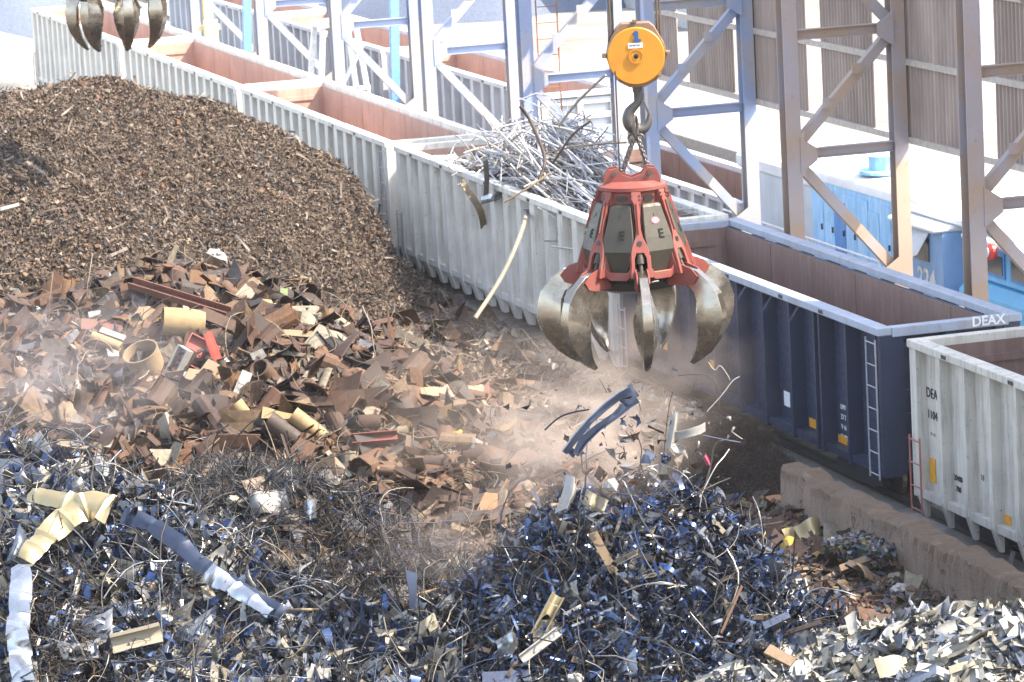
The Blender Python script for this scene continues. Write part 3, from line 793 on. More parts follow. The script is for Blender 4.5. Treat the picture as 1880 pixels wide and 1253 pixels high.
def spots(reg, per_m2, lim=None):
    x, y, z, o, n = ALL
    ids = [NAMES.index(r) for r in ([reg] if isinstance(reg, str) else reg)]
    k = np.flatnonzero(np.isin(o, ids))
    if lim is not None:
        px, py, d = project(np.stack([x[k], y[k], z[k]], -1)); k = k[lim(px, py, x[k], y[k])]
    dens = 1100000/(32.3*76)
    m = int(len(k)*per_m2/dens)
    k = rng.choice(k, m, replace=m > len(k))
    jx = rng.normal(0, .05, (2, m))
    return np.stack([x[k]+jx[0], y[k]+jx[1], z[k]], -1), n[k]
def scatter(name, mat, bases, pos, nrm, size, spread=.6, lift=.03, aspect=None, label=None, parent=None, smooth=False):
    N = len(pos); which = rng.integers(0, len(bases), N); Vs = []; Fs = []; off = 0
    if not hasattr(size, '__len__') or len(size) == 2: size = np.exp(rng.uniform(math.log(size[0]), math.log(size[1]), N))
    Rm = rand_frames(N, nrm, spread)
    pos = pos+nrm*(lift*size)[:, None] if lift else pos
    for b, (V, Fc) in enumerate(bases):
        k = np.flatnonzero(which == b)
        if not len(k): continue
        sc = np.ones((len(k), 1, 3))*size[k][:, None, None]
        if aspect: sc[:, 0, 1] *= np.exp(rng.uniform(math.log(aspect[0]), math.log(aspect[1]), len(k)))
        P = np.einsum('nij,nvj->nvi', Rm[k], V[None]*sc)+pos[k][:, None]
        Vs.append(P.reshape(-1, 3)); Fs.append((Fc[None]+(np.arange(len(k))*len(V))[:, None, None]+off).reshape(-1, 4)); off += len(k)*len(V)
    o = np_mesh(name, np.concatenate(Vs), np.concatenate(Fs), mat, smooth, parent)
    if parent is None: tag(o, label, 'scrap', kind='stuff')
    return o
ST = [strip_base(12, b, t, w) for b, t, w in ((.5, .6, .07), (1.4, 1.2, .06), (2.6, 1.5, .08), (-.9, 2.5, .05), (4.5, .9, .07), (.8, 4.5, .06), (6.5, 1.2, .08), (-2.2, 3.2, .10))]
SS = [strip_base(4, b, t, w, .2) for b, t, w in ((.6, .6, .26), (1.6, .9, .22), (2.8, 1.2, .2), (-1.0, 2.0, .3), (4.2, .6, .22), (.3, 1.5, .4), (2.0, 2.5, .28))]
def lip_base(n, bend, twist, w, fold, sd):
    """A sheet strip with a folded-up lip along one edge and slightly ragged ends."""
    r = random.Random(sd); V = []; x = z = 0.0; a = -bend/2
    for i in range(n+1):
        t = i/n; ww = w*(1-.25*t*r.random()); tw = twist*(t-.5); c, s_ = math.cos(tw), math.sin(tw)
        nx, nz = -math.sin(a), math.cos(a); e = r.uniform(-.04, .04) if i in (0, n) else 0
        for u, h in ((-.5, 0), (.1, .02*math.sin(5*t+sd)), (.5, 0), (.62, fold*w)):
            y = (u*c)*ww; k = h+u*s_*ww; V.append((x+nx*k+e*u*4, y, z+nz*k))
        x += math.cos(a)/n; z += math.sin(a)/n; a += bend/n*r.uniform(.5, 1.5)
    V = np.array(V); V -= V.mean(0)
    return V, np.array([(4*i+k, 4*i+k+1, 4*i+k+5, 4*i+k+4) for i in range(n) for k in range(3)])
STL = [lip_base(9, b, t, w, f, i) for i, (b, t, w, f) in enumerate(((.3, .1, .11, .6), (.8, .2, .15, .2), (1.4, .3, .09, .8), (-.5, .5, .13, .3), (2.0, .2, .15, .1), (.2, .05, .2, .4), (.5, .9, .08, .9), (2.6, .3, .12, .2), (.3, .1, .34, .15), (-.9, .2, .16, .5), (.9, 1.4, .10, .3)))]
STB = [strip_base(10, b, t, w, .15) for b, t, w in ((.25, .15, .16), (.7, .3, .13), (1.5, .6, .18), (-.5, .8, .14), (2.2, .4, .15), (.1, .05, .1), (3.0, .7, .2), (1.0, 1.6, .12))]
STW = [strip_base(7, b, t, .3, .2) for b, t in ((.2, .1), (.9, .3), (1.8, .5), (-.6, .9), (2.6, .3))]
SH = [shard_base(i) for i in range(14)]; SHF = [shard_base(i, 2, .9, .2) for i in range(10)]
SHT = [solid(shard_base(i, 3, .35, .08), .025) for i in range(12)]
WR = [wire_base(i) for i in range(10)]; WRT = [wire_base(20+i, 16, .0035, 7, .35) for i in range(8)]; WRS = [wire_base(40+i, 10, .007, .7, .12) for i in range(8)]
SWB = [wire_base(60+i, 9, .011, 5, .5) for i in range(8)]
CH = [chunk_base(i) for i in range(8)]; HP = [halfpipe_base(i) for i in range(8)]; AN = [angle_base(i) for i in range(6)]

# ------------------------------------------------------------------ colours of loose scrap
C_SHRED = [(0.297, 0.196, 0.135), (0.337, 0.231, 0.159), (0.496, 0.365, 0.259), (0.279, 0.222, 0.181), (0.28, 0.194, 0.139), (0.231, 0.157, 0.112), (0.166, 0.119, 0.09), (0.254, 0.184, 0.138), (0.213, 0.144, 0.103), (0.398, 0.288, 0.2), (0.207, 0.156, 0.127)]
C_RUST = [(.19, .085, .04), (.12, .06, .036), (.25, .12, .05), (.08, .045, .03), (.24, .14, .07), (.14, .075, .045), (.28, .18, .095), (.09, .07, .06), (.21, .105, .055), (.10, .055, .04), (.17, .09, .06), (.42, .35, .25), (.06, .045, .04), (.13, .065, .04), (.10, .06, .045)]
C_MIX = [(.30, .26, .22), (.12, .09, .08), (.45, .42, .38), (.18, .12, .08), (.24, .23, .24), (.60, .56, .50), (.10, .10, .12), (.36, .24, .14), (.20, .14, .10), (.33, .32, .34)]
C_BLUE = [(.04, .085, .24), (.06, .13, .36), (.02, .028, .05), (.12, .20, .42), (.22, .30, .48), (.03, .04, .07), (.36, .42, .54), (.02, .02, .025), (.10, .085, .08), (.05, .12, .36), (.55, .57, .60), (.16, .13, .10), (.08, .14, .30), (.03, .05, .12)]
C_SILV = [(.46, .45, .42), (.30, .33, .38), (.56, .52, .44), (.16, .20, .28), (.52, .52, .52), (.07, .09, .15), (.60, .54, .42), (.20, .23, .28)]
C_DARK = [(.03, .03, .035), (.05, .05, .055), (.08, .07, .06), (.04, .05, .08), (.10, .09, .085), (.06, .045, .035), (.06, .08, .14), (.2, .18, .16)]
C_WHITE = [(.56, .54, .48), (.42, .44, .48), (.58, .53, .42), (.20, .24, .32), (.42, .40, .37), (.15, .18, .25), (.56, .54, .48), (.30, .27, .22), (.38, .35, .28), (.10, .11, .13)]  # cream and bluish tones put in for lit and shaded strips
C_FINE = [(.16, .09, .05), (.09, .055, .04), (.24, .15, .09), (.05, .04, .035), (.13, .08, .05), (.40, .30, .20), (.22, .07, .05), (.08, .08, .12), (.36, .26, .10), (.10, .07, .05), (.34, .32, .30), (.19, .12, .07)]
C_BALE = [(.25, .25, .26), (.06, .09, .2), (.34, .27, .08), (.2, .05, .045), (.04, .04, .045), (.42, .4, .38), (.05, .11, .08), (.16, .11, .08), (.12, .09, .07), (.03, .03, .03), (.2, .15, .11), (.09, .15, .28)]
S_SHRED = isl('shredded_steel', C_SHRED, .8, 0, .6, .4, .95); S_RUST = isl('rusty_scrap', C_RUST, .75, 0, .55); S_MIX = isl('mixed_scrap', C_MIX, .55, .15, .5)
S_BLUE = isl('blue_dark_turnings', C_BLUE, .28, .6, .4, .6); S_SILV = isl('bright_sheet_offcuts', C_SILV, .3, .55, .35, .5); S_DARK = isl('dark_wire', C_DARK, .5, .3, .4)
S_WHITE = isl('pale_strip_offcuts', C_WHITE, .45, .15, .25, .4, 1.15); S_FINE = isl('coloured_fines', C_FINE, .7, 0, .5); S_TAN = isl('tan_wire', [(.30, .22, .15), (.42, .33, .24), (.2, .14, .10), (.5, .44, .36), (.14, .1, .08)], .6, .1, .4)
S_SWARF = isl('brown_swarf', [(.04, .027, .02), (.07, .045, .03), (.03, .022, .018), (.11, .07, .045), (.18, .125, .08), (.02, .017, .017)], .8, 0, .4)
S_ROLL = isl('tan_wool', [(.48, .38, .26), (.56, .46, .33), (.38, .29, .2), (.6, .52, .42), (.3, .22, .16)], .95, 0, .4)
S_ROD = isl('bright_rods', [(.45, .43, .42), (.6, .58, .55), (.3, .29, .31), (.52, .46, .38), (.38, .38, .42), (.2, .18, .18), (.66, .64, .62)], .4, .3, .3, .4, 2.2)  # last factor lifts the colours against the shade over the load
S_LOAD = isl('load_sheets', C_SILV, .35, .3, .3, .5, 2.1)  # offcut palette again, brightened for the same shade
S_BALE = isl('crushed_cans', C_BALE, .4, .2, .3)
def bulk(name, mat, bases, reg, per, size, label, **k):
    lim = k.pop('lim', None)
    p, n = spots(reg, per, lim); return scatter(name, mat, bases, p, n, size, label=label, **k)
# the big brown shredded heap
sh_ = bulk('shredded_scrap', S_SHRED, SS+SS+SHF[:4], 'shred', 1000, (.042, .14), 'big brown heap of finely shredded steel in front of the white wagons', spread=.9, lift=.3)
def add_part(o, name, mat, bases, reg, per, size, **k):
    lim = k.pop('lim', None)
    p, n = spots(reg, per, lim); return scatter(name, mat, bases, p, n, size, parent=o, **k)
add_part(sh_, 'curled_strip', isl('shred_light', [(.28, .21, .15), (.34, .26, .18), (.22, .15, .10), (.40, .34, .28), (.14, .11, .09)], .7, 0, .4), ST+STB+WR[:4], 'shred', 16, (.12, .55), spread=.8, lift=.25)['kind'] = 'stuff'
add_part(sh_, 'rust_patch', S_RUST, SS+SHF[:4]+CH[:3], 'shred', 130, (.05, .15), spread=.9, lift=.4, lim=lambda px, py, x, y: fbm(x, y, 3.1, 3) > .18)['kind'] = 'stuff'
add_part(sh_, 'bluish_patch', isl('shred_grey', [(.10, .10, .11), (.16, .155, .16), (.07, .07, .08), (.24, .235, .24), (.13, .11, .10)], .6, .2, .4), SS+SHF[:4], 'shred', 60, (.05, .16), spread=.9, lift=.4, lim=lambda px, py, x, y: fbm(x+9, y, 3.6, 1) > .2)['kind'] = 'stuff'
# floor
fl = bulk('dusty_floor_scrap', S_SHRED, SS+SHF[:4]+CH[:2], ['floor', 'roll'], 420, (.045, .16), 'dusty brown trodden fines on the yard floor below the hanging grab', spread=.7, lift=.2)
add_part(fl, 'pale_bit', S_ROLL, SHF+CH, ['floor', 'roll'], 4, (.06, .2), spread=.7, lift=.2)['kind'] = 'stuff'
add_part(fl, 'rusty_piece', S_RUST, SHT+AN+HP+SH, ['floor', 'roll'], 8, (.15, .7), spread=.5, lift=.12)['kind'] = 'stuff'
add_part(fl, 'loose_wire', S_TAN, WRT+WR, ['floor', 'roll'], 26, (.5, 1.8), spread=.4, lift=.02)['kind'] = 'stuff'
# middle mound of plate and pipe
mx = bulk('plate_scrap', S_RUST, SHT+AN+HP, 'mixed', 21, (.26, .95), 'jumbled mound of rusty plates, pipe halves and angles in the middle of the yard', spread=.55, lift=.16, aspect=(.5, 1.1))
add_part(mx, 'small_junk', S_RUST, SHF+CH+ST, 'mixed', 90, (.07, .28), spread=.8, lift=.1)['kind'] = 'stuff'
add_part(mx, 'pale_junk', S_MIX, SHF+SH+STW+CH, 'mixed', 10, (.10, .36), spread=.8, lift=.2)['kind'] = 'stuff'
add_part(mx, 'wire_loop', S_TAN, WRT+WR, 'mixed', 8, (.6, 1.6), spread=.6, lift=.05)['kind'] = 'stuff'
add_part(mx, 'grey_junk', S_MIX, SHT+STW+AN+SH, 'mixed', 34, (.14, .5), spread=.8, lift=.2, lim=lambda px, py, x, y: (px < 330+rng.normal(0, 60, len(px))) & (py > 560))['kind'] = 'stuff'
# left foreground
lf = bulk('sheet_scrap', S_BLUE, ST+STB, 'left', 240, (.2, .9), 'dark blue tangle of sheet strips and wire in the left foreground', spread=.9, lift=.12, smooth=True)
add_part(lf, 'dark_wire', S_DARK, WR+WRT, 'left', 75, (.5, 1.7), spread=.7, lift=.06, smooth=True)['kind'] = 'stuff'
add_part(lf, 'blue_shard', S_BLUE, SH+STW, 'left', 30, (.14, .5), spread=.9, lift=.2, smooth=True)['kind'] = 'stuff'
add_part(lf, 'bright_offcut', S_SILV, SH+STB, 'left', 62, (.10, .46), spread=.8, lift=.3, smooth=True)['kind'] = 'stuff'
add_part(lf, 'tan_shard', S_MIX, SH+SHF+AN+STB, 'left', 46, (.10, .42), spread=.8, lift=.25)['kind'] = 'stuff'
add_part(lf, 'bright_offcut', S_SILV, SH, 'left', 90, (.12, .40), spread=.7, lift=.4, smooth=True, lim=lambda px, py, x, y: (px > 430) & (py > 1080))['kind'] = 'stuff'
add_part(lf, 'sheet_piece', S_SILV, SHT+STL, 'left', 8, (.25, .65), spread=.7, lift=.35, smooth=True)['kind'] = 'stuff'
add_part(lf, 'cream_piece', isl('cream_bits', [(.46, .41, .30), (.54, .50, .40), (.38, .32, .22), (.6, .58, .52), (.3, .27, .22)], .5, .1, .3), SHT+SH+STL, 'left', 18, (.14, .5), spread=.8, lift=.45)['kind'] = 'stuff'
add_part(lf, 'bright_wire', S_SILV, WRS+WR, 'left', 9, (.5, 1.6), spread=.6, lift=.2, smooth=True)['kind'] = 'stuff'
add_part(lf, 'tan_wire', S_TAN, WR+WRT, 'left', 3, (.5, 1.3), spread=.7, lift=.2, smooth=True)['kind'] = 'stuff'
add_part(lf, 'rusty_swarf', S_SWARF, SWB, 'left', 420, (.25, .7), spread=.9, lift=.35, lim=lambda px, py, x, y: (np.hypot((px-125)/85, (py-1170)/110) < 1+rng.normal(0, .15, len(px))))['kind'] = 'stuff'
add_part(lf, 'grey_curls', isl('grey_wool', [(.3, .3, .31), (.45, .44, .42), (.2, .2, .22), (.36, .34, .3)], .4, .4, .3), WRT, 'left', 200, (.25, .8), spread=.9, lift=.35, lim=lambda px, py, x, y: (np.hypot((px-345)/80, (py-1150)/100) < 1+rng.normal(0, .2, len(px))))['kind'] = 'stuff'
# wire heap behind it
wi = bulk('wire_scrap', S_DARK, WR+WRT+WRS, 'wire', 230, (.5, 1.5), 'dark springy wire heap with bits of sheet, left of the dusty hollow', spread=.7, lift=.08, smooth=True)
add_part(wi, 'sheet_bit', S_MIX, SH+STB+SHT, 'wire', 80, (.10, .42), spread=.9, lift=.3)['kind'] = 'stuff'
add_part(wi, 'blue_bit', S_BLUE, ST+STB, 'wire', 80, (.15, .5), spread=.9, lift=.2, smooth=True)['kind'] = 'stuff'
add_part(wi, 'bright_wire', S_SILV, WRS+WR, 'wire', 14, (.4, 1.2), spread=.7, lift=.2, smooth=True)['kind'] = 'stuff'
# the big blue black heap under the grab
mn = bulk('turnings_scrap', S_BLUE, ST+ST+WRT[:4], 'main', 440, (.2, .85), 'big blue black heap of metal turnings and strips under the hanging grab', spread=1.1, lift=.22, smooth=True)
add_part(mn, 'curled_wire', S_DARK, WR+WRT, 'main', 110, (.4, 1.3), spread=.9, lift=.12, smooth=True)['kind'] = 'stuff'
add_part(mn, 'blue_shard', S_BLUE, SH+STB, 'main', 70, (.12, .42), spread=1.0, lift=.3, smooth=True)['kind'] = 'stuff'
add_part(mn, 'bright_bit', S_SILV, SH+ST+STB, 'main', 34, (.08, .4), spread=1.0, lift=.5, smooth=True)['kind'] = 'stuff'
add_part(mn, 'bright_wire', S_SILV, WRS+WR, 'main', 12, (.4, 1.1), spread=.9, lift=.3, smooth=True)['kind'] = 'stuff'
add_part(mn, 'brown_bit', S_TAN, STB+AN, 'main', 4, (.3, .7), spread=.8, lift=.4)['kind'] = 'stuff'
# pale strips bottom right
wh = bulk('strip_offcuts', S_WHITE, STL, 'white', 150, (.3, 1.05), 'pale heap of clean white metal strip offcuts in the bottom right corner', spread=.15, lift=.09, smooth=True)
add_part(wh, 'small_offcut', S_WHITE, STL+ST, 'white', 200, (.15, .6), spread=.35, lift=.02, smooth=True)['kind'] = 'stuff'
for o_, rg, ct, mt in ((lf, 'left', .6, S_TAN), (lf, 'left', 5, S_DARK), (lf, 'left', 2, S_SILV), (wi, 'wire', 6, S_DARK), (wi, 'wire', 1.5, S_TAN), (mn, 'main', 5, S_DARK), (mn, 'main', 2, S_SILV), (mx, 'mixed', 1, S_TAN)):
    add_part(o_, 'long_wire', mt, WR+WRT, rg, ct, (1.4, 3.0), spread=.45, lift=.06, smooth=True)['kind'] = 'stuff'
# fine coloured refuse by the wall
fi = bulk('coloured_fines', S_FINE, SHF+CH+ST[:2], 'fine', 330, (.04, .15), 'brown and coloured fine refuse lying in front of the concrete wall', spread=.8, lift=.3)
add_part(fi, 'rusty_piece', S_RUST, SHT+AN+SH, 'fine', 7, (.2, .6), spread=.5, lift=.2)['kind'] = 'stuff'
# brown swarf bush by the blue wagon
bulk('swarf_scrap', S_SWARF, SWB, 'swarf', 800, (.2, .5), 'fuzzy dark brown mound of steel wool swarf against the blue wagon', spread=1.0, lift=.1)
# pale insulation by the wagon foot
bulk('wool_scrap', S_ROLL, SHF+CH, 'roll', 45, (.10, .3), 'pale tan wads of wool along the foot of the wagons', spread=.9, lift=.25)
# ================================================================== PIECES ONE CAN PICK OUT
PC = lambda n, c, st=(.12, .07, .045), a=.6, r=.65, me=0.0: paint('piece_'+n, tuple(v*PK for v in c), tuple(v*PK for v in st), a, r, me, streak=False, scale=2.2, chips=.7)
K = dict(rust=PC('rust', (.22, .115, .06)), dark=PC('dark_brown', (.085, .058, .045)), brown=PC('brown', (.17, .10, .065)), tan=PC('tan', (.40, .29, .17)),
         ochre=PC('ochre', (.48, .33, .15), (.2, .12, .06)), cream=PC('cream', (.47, .41, .30), (.25, .17, .1)), grey=PC('grey', (.27, .26, .26)), pale=PC('pale', (.55, .53, .50), (.25, .2, .15), .4),
         white=PC('white', (.58, .56, .52), (.25, .2, .16), .3), red=PC('red', (.52, .075, .05), (.4, .12, .08), .4, .45), darkred=PC('dark_red', (.26, .055, .045)), green=PC('pale_green', (.42, .52, .22), (.3, .3, .15), .3),
         orange=PC('orange_brown', (.45, .19, .07)), blue=PC('slate_blue', (.07, .095, .17), (.2, .2, .22), .6, .4, .3), navy=PC('navy', (.045, .065, .125), (.1, .1, .12), .5, .35, .3), pink=PC('rust_pink', (.30, .14, .10)),
         gold=paint('piece_gold_sheet', (.30, .245, .14), (.2, .15, .08), .3, .34, .6, streak=False, scale=.8, chips=.1), silver=paint('piece_silver_sheet', (.32, .335, .36), (.2, .2, .21), .3, .22, .85, streak=False, scale=.8, chips=.1), yellow=PC('yellow', (.70, .45, .05), (.3, .18, .06), .5), black=PC('black', (.025, .025, .028), (.06, .05, .045), .5, .5),
         wood=PC('old_wood', (.34, .24, .15), (.12, .08, .05), .6, .85), rag=PC('chipped_white', (.46, .45, .42), (.2, .13, .08), .8, .6), pinkbit=PC('pink_plastic', (.70, .12, .20), (.5, .2, .2), .2, .4), tanw=PC('tan_wool', (.50, .40, .28), (.3, .2, .13), .5, .95))
def view_M(p, ang, tx, ty):
    B = Matrix(((CR[0], -CD[0], -CF[0]), (CR[1], -CD[1], -CF[1]), (CR[2], -CD[2], -CF[2]))).to_4x4()
    return Matrix.Translation(p) @ B @ Matrix.Rotation(R(tx), 4, 'X') @ Matrix.Rotation(R(ty), 4, 'Y') @ Matrix.Rotation(R(ang), 4, 'Z')
def g_plate(w, h, sd=0, bend=0.0, t=.018, taper=0.0, cut=.12, fold=0.0, nx=10, ny=4, wav=.0):
    r = random.Random(sd); q = [(r.uniform(-cut, cut)*w, r.uniform(-cut, cut)*h) for _ in range(4)]
    ph = r.uniform(0, 6); V = []
    for lay in (0, 1):
        for j in range(ny+1):
            for i in range(nx+1):
                u, v = i/nx, j/ny
                x = (u-.5)*w; y = (v-.5)*h*(1-taper*u)
                o = [(1-u)*(1-v), u*(1-v), u*v, (1-u)*v]
                x += sum(a*b[0] for a, b in zip(o, q)); y += sum(a*b[1] for a, b in zip(o, q))
                if j in (0, ny): y += .03*h*math.sin(9*u+ph+3*j)
                z = -bend*(x*x)/max(w, .01)+wav*math.sin(7*u+ph)*h*.2+wav*.1*h*math.sin(5*v+ph)
                if fold and u > .6: z += fold*(u-.6)*w
                V.append((x, y, z-lay*t))
    n = (nx+1)*(ny+1); Fc = []
    for j in range(ny):
        for i in range(nx):
            a = j*(nx+1)+i; Fc += [(a, a+1, a+nx+2, a+nx+1), (n+a, n+a+nx+1, n+a+nx+2, n+a+1)]
    rim = [i for i in range(nx+1)]+[j*(nx+1)+nx for j in range(1, ny+1)]+[ny*(nx+1)+i for i in range(nx-1, -1, -1)]+[j*(nx+1) for j in range(ny-1, 0, -1)]
    Fc += [(a, n+a, n+b, b) for a, b in zip(rim, rim[1:]+rim[:1])]
    return V, Fc
def g_mb(fn):
    m = MB(); fn(m); return m.v, m.f
RY90 = Matrix.Rotation(PI/2, 4, 'Y')
def g_pipe(L, r, t=.03, arc=2*PI, seed=0):
    rr = random.Random(seed)
    return g_mb(lambda m: m.lathe([(r, -L/2), (r*rr.uniform(.93, 1.05), 0), (r, L/2), (r-t, L/2), (r-t, -L/2)], 22, Matrix.Rotation(PI/2, 4, 'Y') @ Matrix.Rotation(-arc/2, 4, 'Z'), arc, True))
def g_ring(r, th): return g_mb(lambda m: m.tube([(r*math.cos(2*PI*i/28), r*.95*math.sin(2*PI*i/28), .02*math.sin(i)) for i in range(28)], th, 6, closed=True))
def g_chan(L, w, h, t=.02): return g_mb(lambda m: m.ubar((-L/2, 0, 0), (L/2, 0, 0), w, h, t, (0, 0, 1)))
def g_ibeam(L, w, h): return g_mb(lambda m: m.ibar((-L/2, 0, 0), (L/2, 0, 0), w, h, .022, (0, 0, 1)))
def g_angle(L, a): return g_mb(lambda m: m.prism([(-a/2, 0), (a/2, 0), (a/2, .02), (-a/2+.02, .02), (-a/2+.02, a), (-a/2, a)], -L/2, L/2, 'x'))
def g_board(L, w, t): return g_mb(lambda m: m.prism([(-L/2, -w/2), (L/2*.97, -w/2*.93), (L/2, w/2*.9), (-L/2*.95, w/2)], -t/2, t/2, 'z'))
def g_box(w, h, d, t=.03):
    def f(m):
        m.box((-w/2, -h/2, -d), (w/2, h/2, -d+t)); m.box((-w/2, -h/2, -d+t), (-w/2+t, h/2, 0)); m.box((w/2-t, -h/2, -d+t), (w/2, h/2, 0))
        m.box((-w/2+t, -h/2, -d+t), (w/2-t, -h/2+t, 0)); m.box((-w/2+t, h/2-t, -d+t), (w/2-t, h/2, -.03))
    return g_mb(f)
def g_lump(w, h, d, seed, ns=.2, n=18, k=11):
    r = random.Random(seed); ph = [r.uniform(0, 6.28) for _ in range(8)]
    def f(m):
        V = []
        for i in range(k+1):
            a = PI*i/k
            for j in range(n):
                b = 2*PI*j/n
                e = 1+ns*(math.sin(3*b+ph[0]+2*a)*.5+math.sin(5*a+ph[1]+2*b)*.5+.4*math.sin(7*b+ph[2]-3*a)*math.sin(a))+r.uniform(-ns, ns)*.25
                V.append((w/2*e*math.sin(a)*math.cos(b), h/2*e*math.sin(a)*math.sin(b), d/2*e*math.cos(a)))
        m.add(V, [(i*n+j, i*n+(j+1) % n, (i+1)*n+(j+1) % n, (i+1)*n+j) for i in range(k) for j in range(n)])
    return g_mb(f)
def g_drum(L, r): return g_mb(lambda m: m.lathe([(0, -L/2), (r*.97, -L/2), (r, -L/2+.02), (r, -L/6-.03), (r*1.05, -L/6), (r, -L/6+.03), (r, L/6-.03), (r*1.05, L/6), (r, L/6+.03), (r, L/2-.02), (r*.97, L/2), (r*.9, L/2-.03), (0, L/2-.03)], 22, RY90))
def g_grid(w, h, n, r=.012):
    def f(m):
        for i in range(n+1):
            m.tube([(-w/2+w*i/n, -h/2, 0), (-w/2+w*i/n, h/2, .02*(i % 2))], r, 5); m.tube([(-w/2, -h/2+h*i/n, .01), (w/2, -h/2+h*i/n, .03)], r, 5)
    return g_mb(f)
def piece(name, px, py, geo, mat, label, ang=0, tx=-40, ty=0, lift=.12, smooth=True, cat=None, group=None, up=0.0):
    p, d = at(px, py)
    p = p-ray(px, py)*(lift/1.0)
    s = d/F_PX
    V, Fc = geo(s)
    m = MB(); m.add(V, Fc, view_M(Vector(p), ang, tx, ty)); o = m.build(name, K[mat] if isinstance(mat, str) else mat, None, smooth=smooth)
    return tag(recentre(o), label, cat or name.split('_')[-1], group)
def strand(name, pts, r, mat, label, cat='wire', d=None, lift=.1, taper=None):
    """A bent rod or wire through picture points, laid on the heaps (or hanging at a given distance)."""
    P = []
    for q in pts:
        px, py = q[0], q[1]
        if len(q) > 2: P.append(Vector(on_d(px, py, q[2])))
        elif d: P.append(Vector(on_d(px, py, d)))
        else:
            p, dd = at(px, py); P.append(Vector(p-ray(px, py)*lift))
    n = len(P); Q = []
    for i in range(n-1):                                        # Catmull-Rom
        a, b, c, e = P[max(0, i-1)], P[i], P[i+1], P[min(n-1, i+2)]
        for k in range(6):
            t = k/6; Q.append(.5*((2*b)+(c-a)*t+(2*a-5*b+4*c-e)*t*t+(3*b-a-3*c+e)*t**3))
    Q.append(P[-1])
    m = MB(); m.tube(Q, r, 7); o = m.build(name, K[mat] if isinstance(mat, str) else mat, None, smooth=True)
    return tag(recentre(o), label, cat)
pl = lambda w, h, **k: (lambda s: g_plate(w*s, h*s, **k))
# --- middle mound
piece('crumpled_sack', 395, 478, lambda s: g_lump(44*s, 40*s, 34*s, 1, .22), 'white', 'crumpled white sack with a sooty underside at the foot of the brown heap', 20, lift=.3)
piece('curved_plate', 343, 487, pl(34, 44, sd=3, bend=1.3, cut=.05), 'dark', 'dark upright curved plate topmost on the plate mound, left of the white sack', 5, 5, 20, .35)
piece('folded_plate', 322, 522, pl(54, 50, sd=4, bend=1.0, cut=.06), 'brown', 'broad brown curved plate just below the dark upright one', -4, -10, -10, .3)
piece('steel_plate', 366, 527, pl(44, 52, sd=5, fold=.5), 'rust', 'rust red leaning plate right of the broad curved plate', -15, -10, 40, .3)
piece('grey_plate', 372, 502, pl(18, 30, sd=6, cut=.03), 'grey', 'small grey upright panel below the white sack', 0, 0, 20, .3)
piece('steel_channel', 330, 552, lambda s: g_chan(205*s, 20*s, 14*s), 'pink', 'long reddish brown steel channel sloping down across the plate mound', -25, -50, 0, .45)
piece('square_post', 405, 590, lambda s: g_board(80*s, 22*s, 16*s), 'brown', 'brown square post end pointing right beside the ochre pipe', -24, -20, 0, .45)
piece('ochre_pipe', 336, 593, lambda s: g_pipe(76*s, 26*s, .02, seed=2), 'ochre', 'short wide ochre yellow pipe with a darker band, middle of the mound', -5, 0, 12, .5)
piece('red_box', 366, 648, lambda s: g_box(58*s, 60*s, 16*s, .02), 'red', 'bright red open sheet box below the ochre pipe', -24, -20, 12, .4)
piece('red_flap', 392, 636, pl(22, 56, sd=8, cut=.04, bend=.6), 'red', 'faded red flap standing along the right edge of the red box', 26, -10, 40, .6)
piece('white_bracket', 322, 664, lambda s: g_box(26*s, 58*s, 20*s, .025), 'white', 'white welded frame leaning on the left side of the red box', -32, -10, -30, .55)
piece('wood_board', 372, 692, lambda s: g_board(62*s, 28*s, .05), 'tan', 'tan board lying just below the red box', -12, -45, 0, .35)
piece('wood_board', 385, 680, lambda s: g_board(36*s, 30*s, .05), 'tan', 'short tan board stuck up at the right end of the longer tan board', 60, -25, 0, .45)
piece('glass_sheet', 345, 690, pl(44, 20, sd=81, cut=.1), 'pale', 'pale bluish sheet under the white frame', -8, -50, 0, .32)
piece('grey_plank', 443, 712, lambda s: g_board(64*s, 22*s, .05), 'pale', 'weathered whitish plank with nail holes standing up right of the tan boards', 70, -15, 0, .4)
piece('pipe_stub', 268, 668, lambda s: g_pipe(60*s, 34*s, .03, seed=4), 'tan', 'wide tan pipe with its open mouth facing the camera, left of the red box', -50, 0, 62, .3)
piece('steel_hoop', 176, 652, lambda s: g_ring(31*s, .025), 'brown', 'thin brown steel hoop lying left of the open tan pipe', 0, -20, 10, .35)
piece('pipe_stub', 487, 688, lambda s: g_pipe(50*s, 19*s, .03, seed=5), 'brown', 'brown pipe with a round black mouth right of the whitish plank', -30, 0, 60, .3)
piece('pipe_half', 432, 568, lambda s: g_pipe(56*s, 26*s, .02, 3.4, 6), 'brown', 'half pipe arching over a black hollow near the top of the mound', -15, -25, 25, .3)
piece('brown_plate', 468, 610, pl(56, 60, sd=11), 'dark', 'dark brown plate with an orange scratch, below the arching half pipe', 40, -10, 15, .35)
piece('folded_plate', 512, 590, pl(54, 46, sd=12, fold=-.9, cut=.05), 'brown', 'house shaped folded brown plate in the right upper mound', -4, -5, -20, .4)
piece('flat_plate', 546, 612, pl(64, 22, sd=13, cut=.15), 'tan', 'flat tan plate jutting right beneath the folded brown plate', -6, -55, 0, .5)
piece('cream_plate', 602, 627, lambda s: g_plate(68*s, 50*s, 14, .3, cut=.16), 'cream', 'large rounded cream plate at the right shoulder of the mound', -20, -25, 0, .45)
piece('curved_plate', 562, 592, pl(54, 40, sd=15, bend=1.2), 'cream', 'curved cream plate just above the large rounded one', -30, -25, 10, .35)
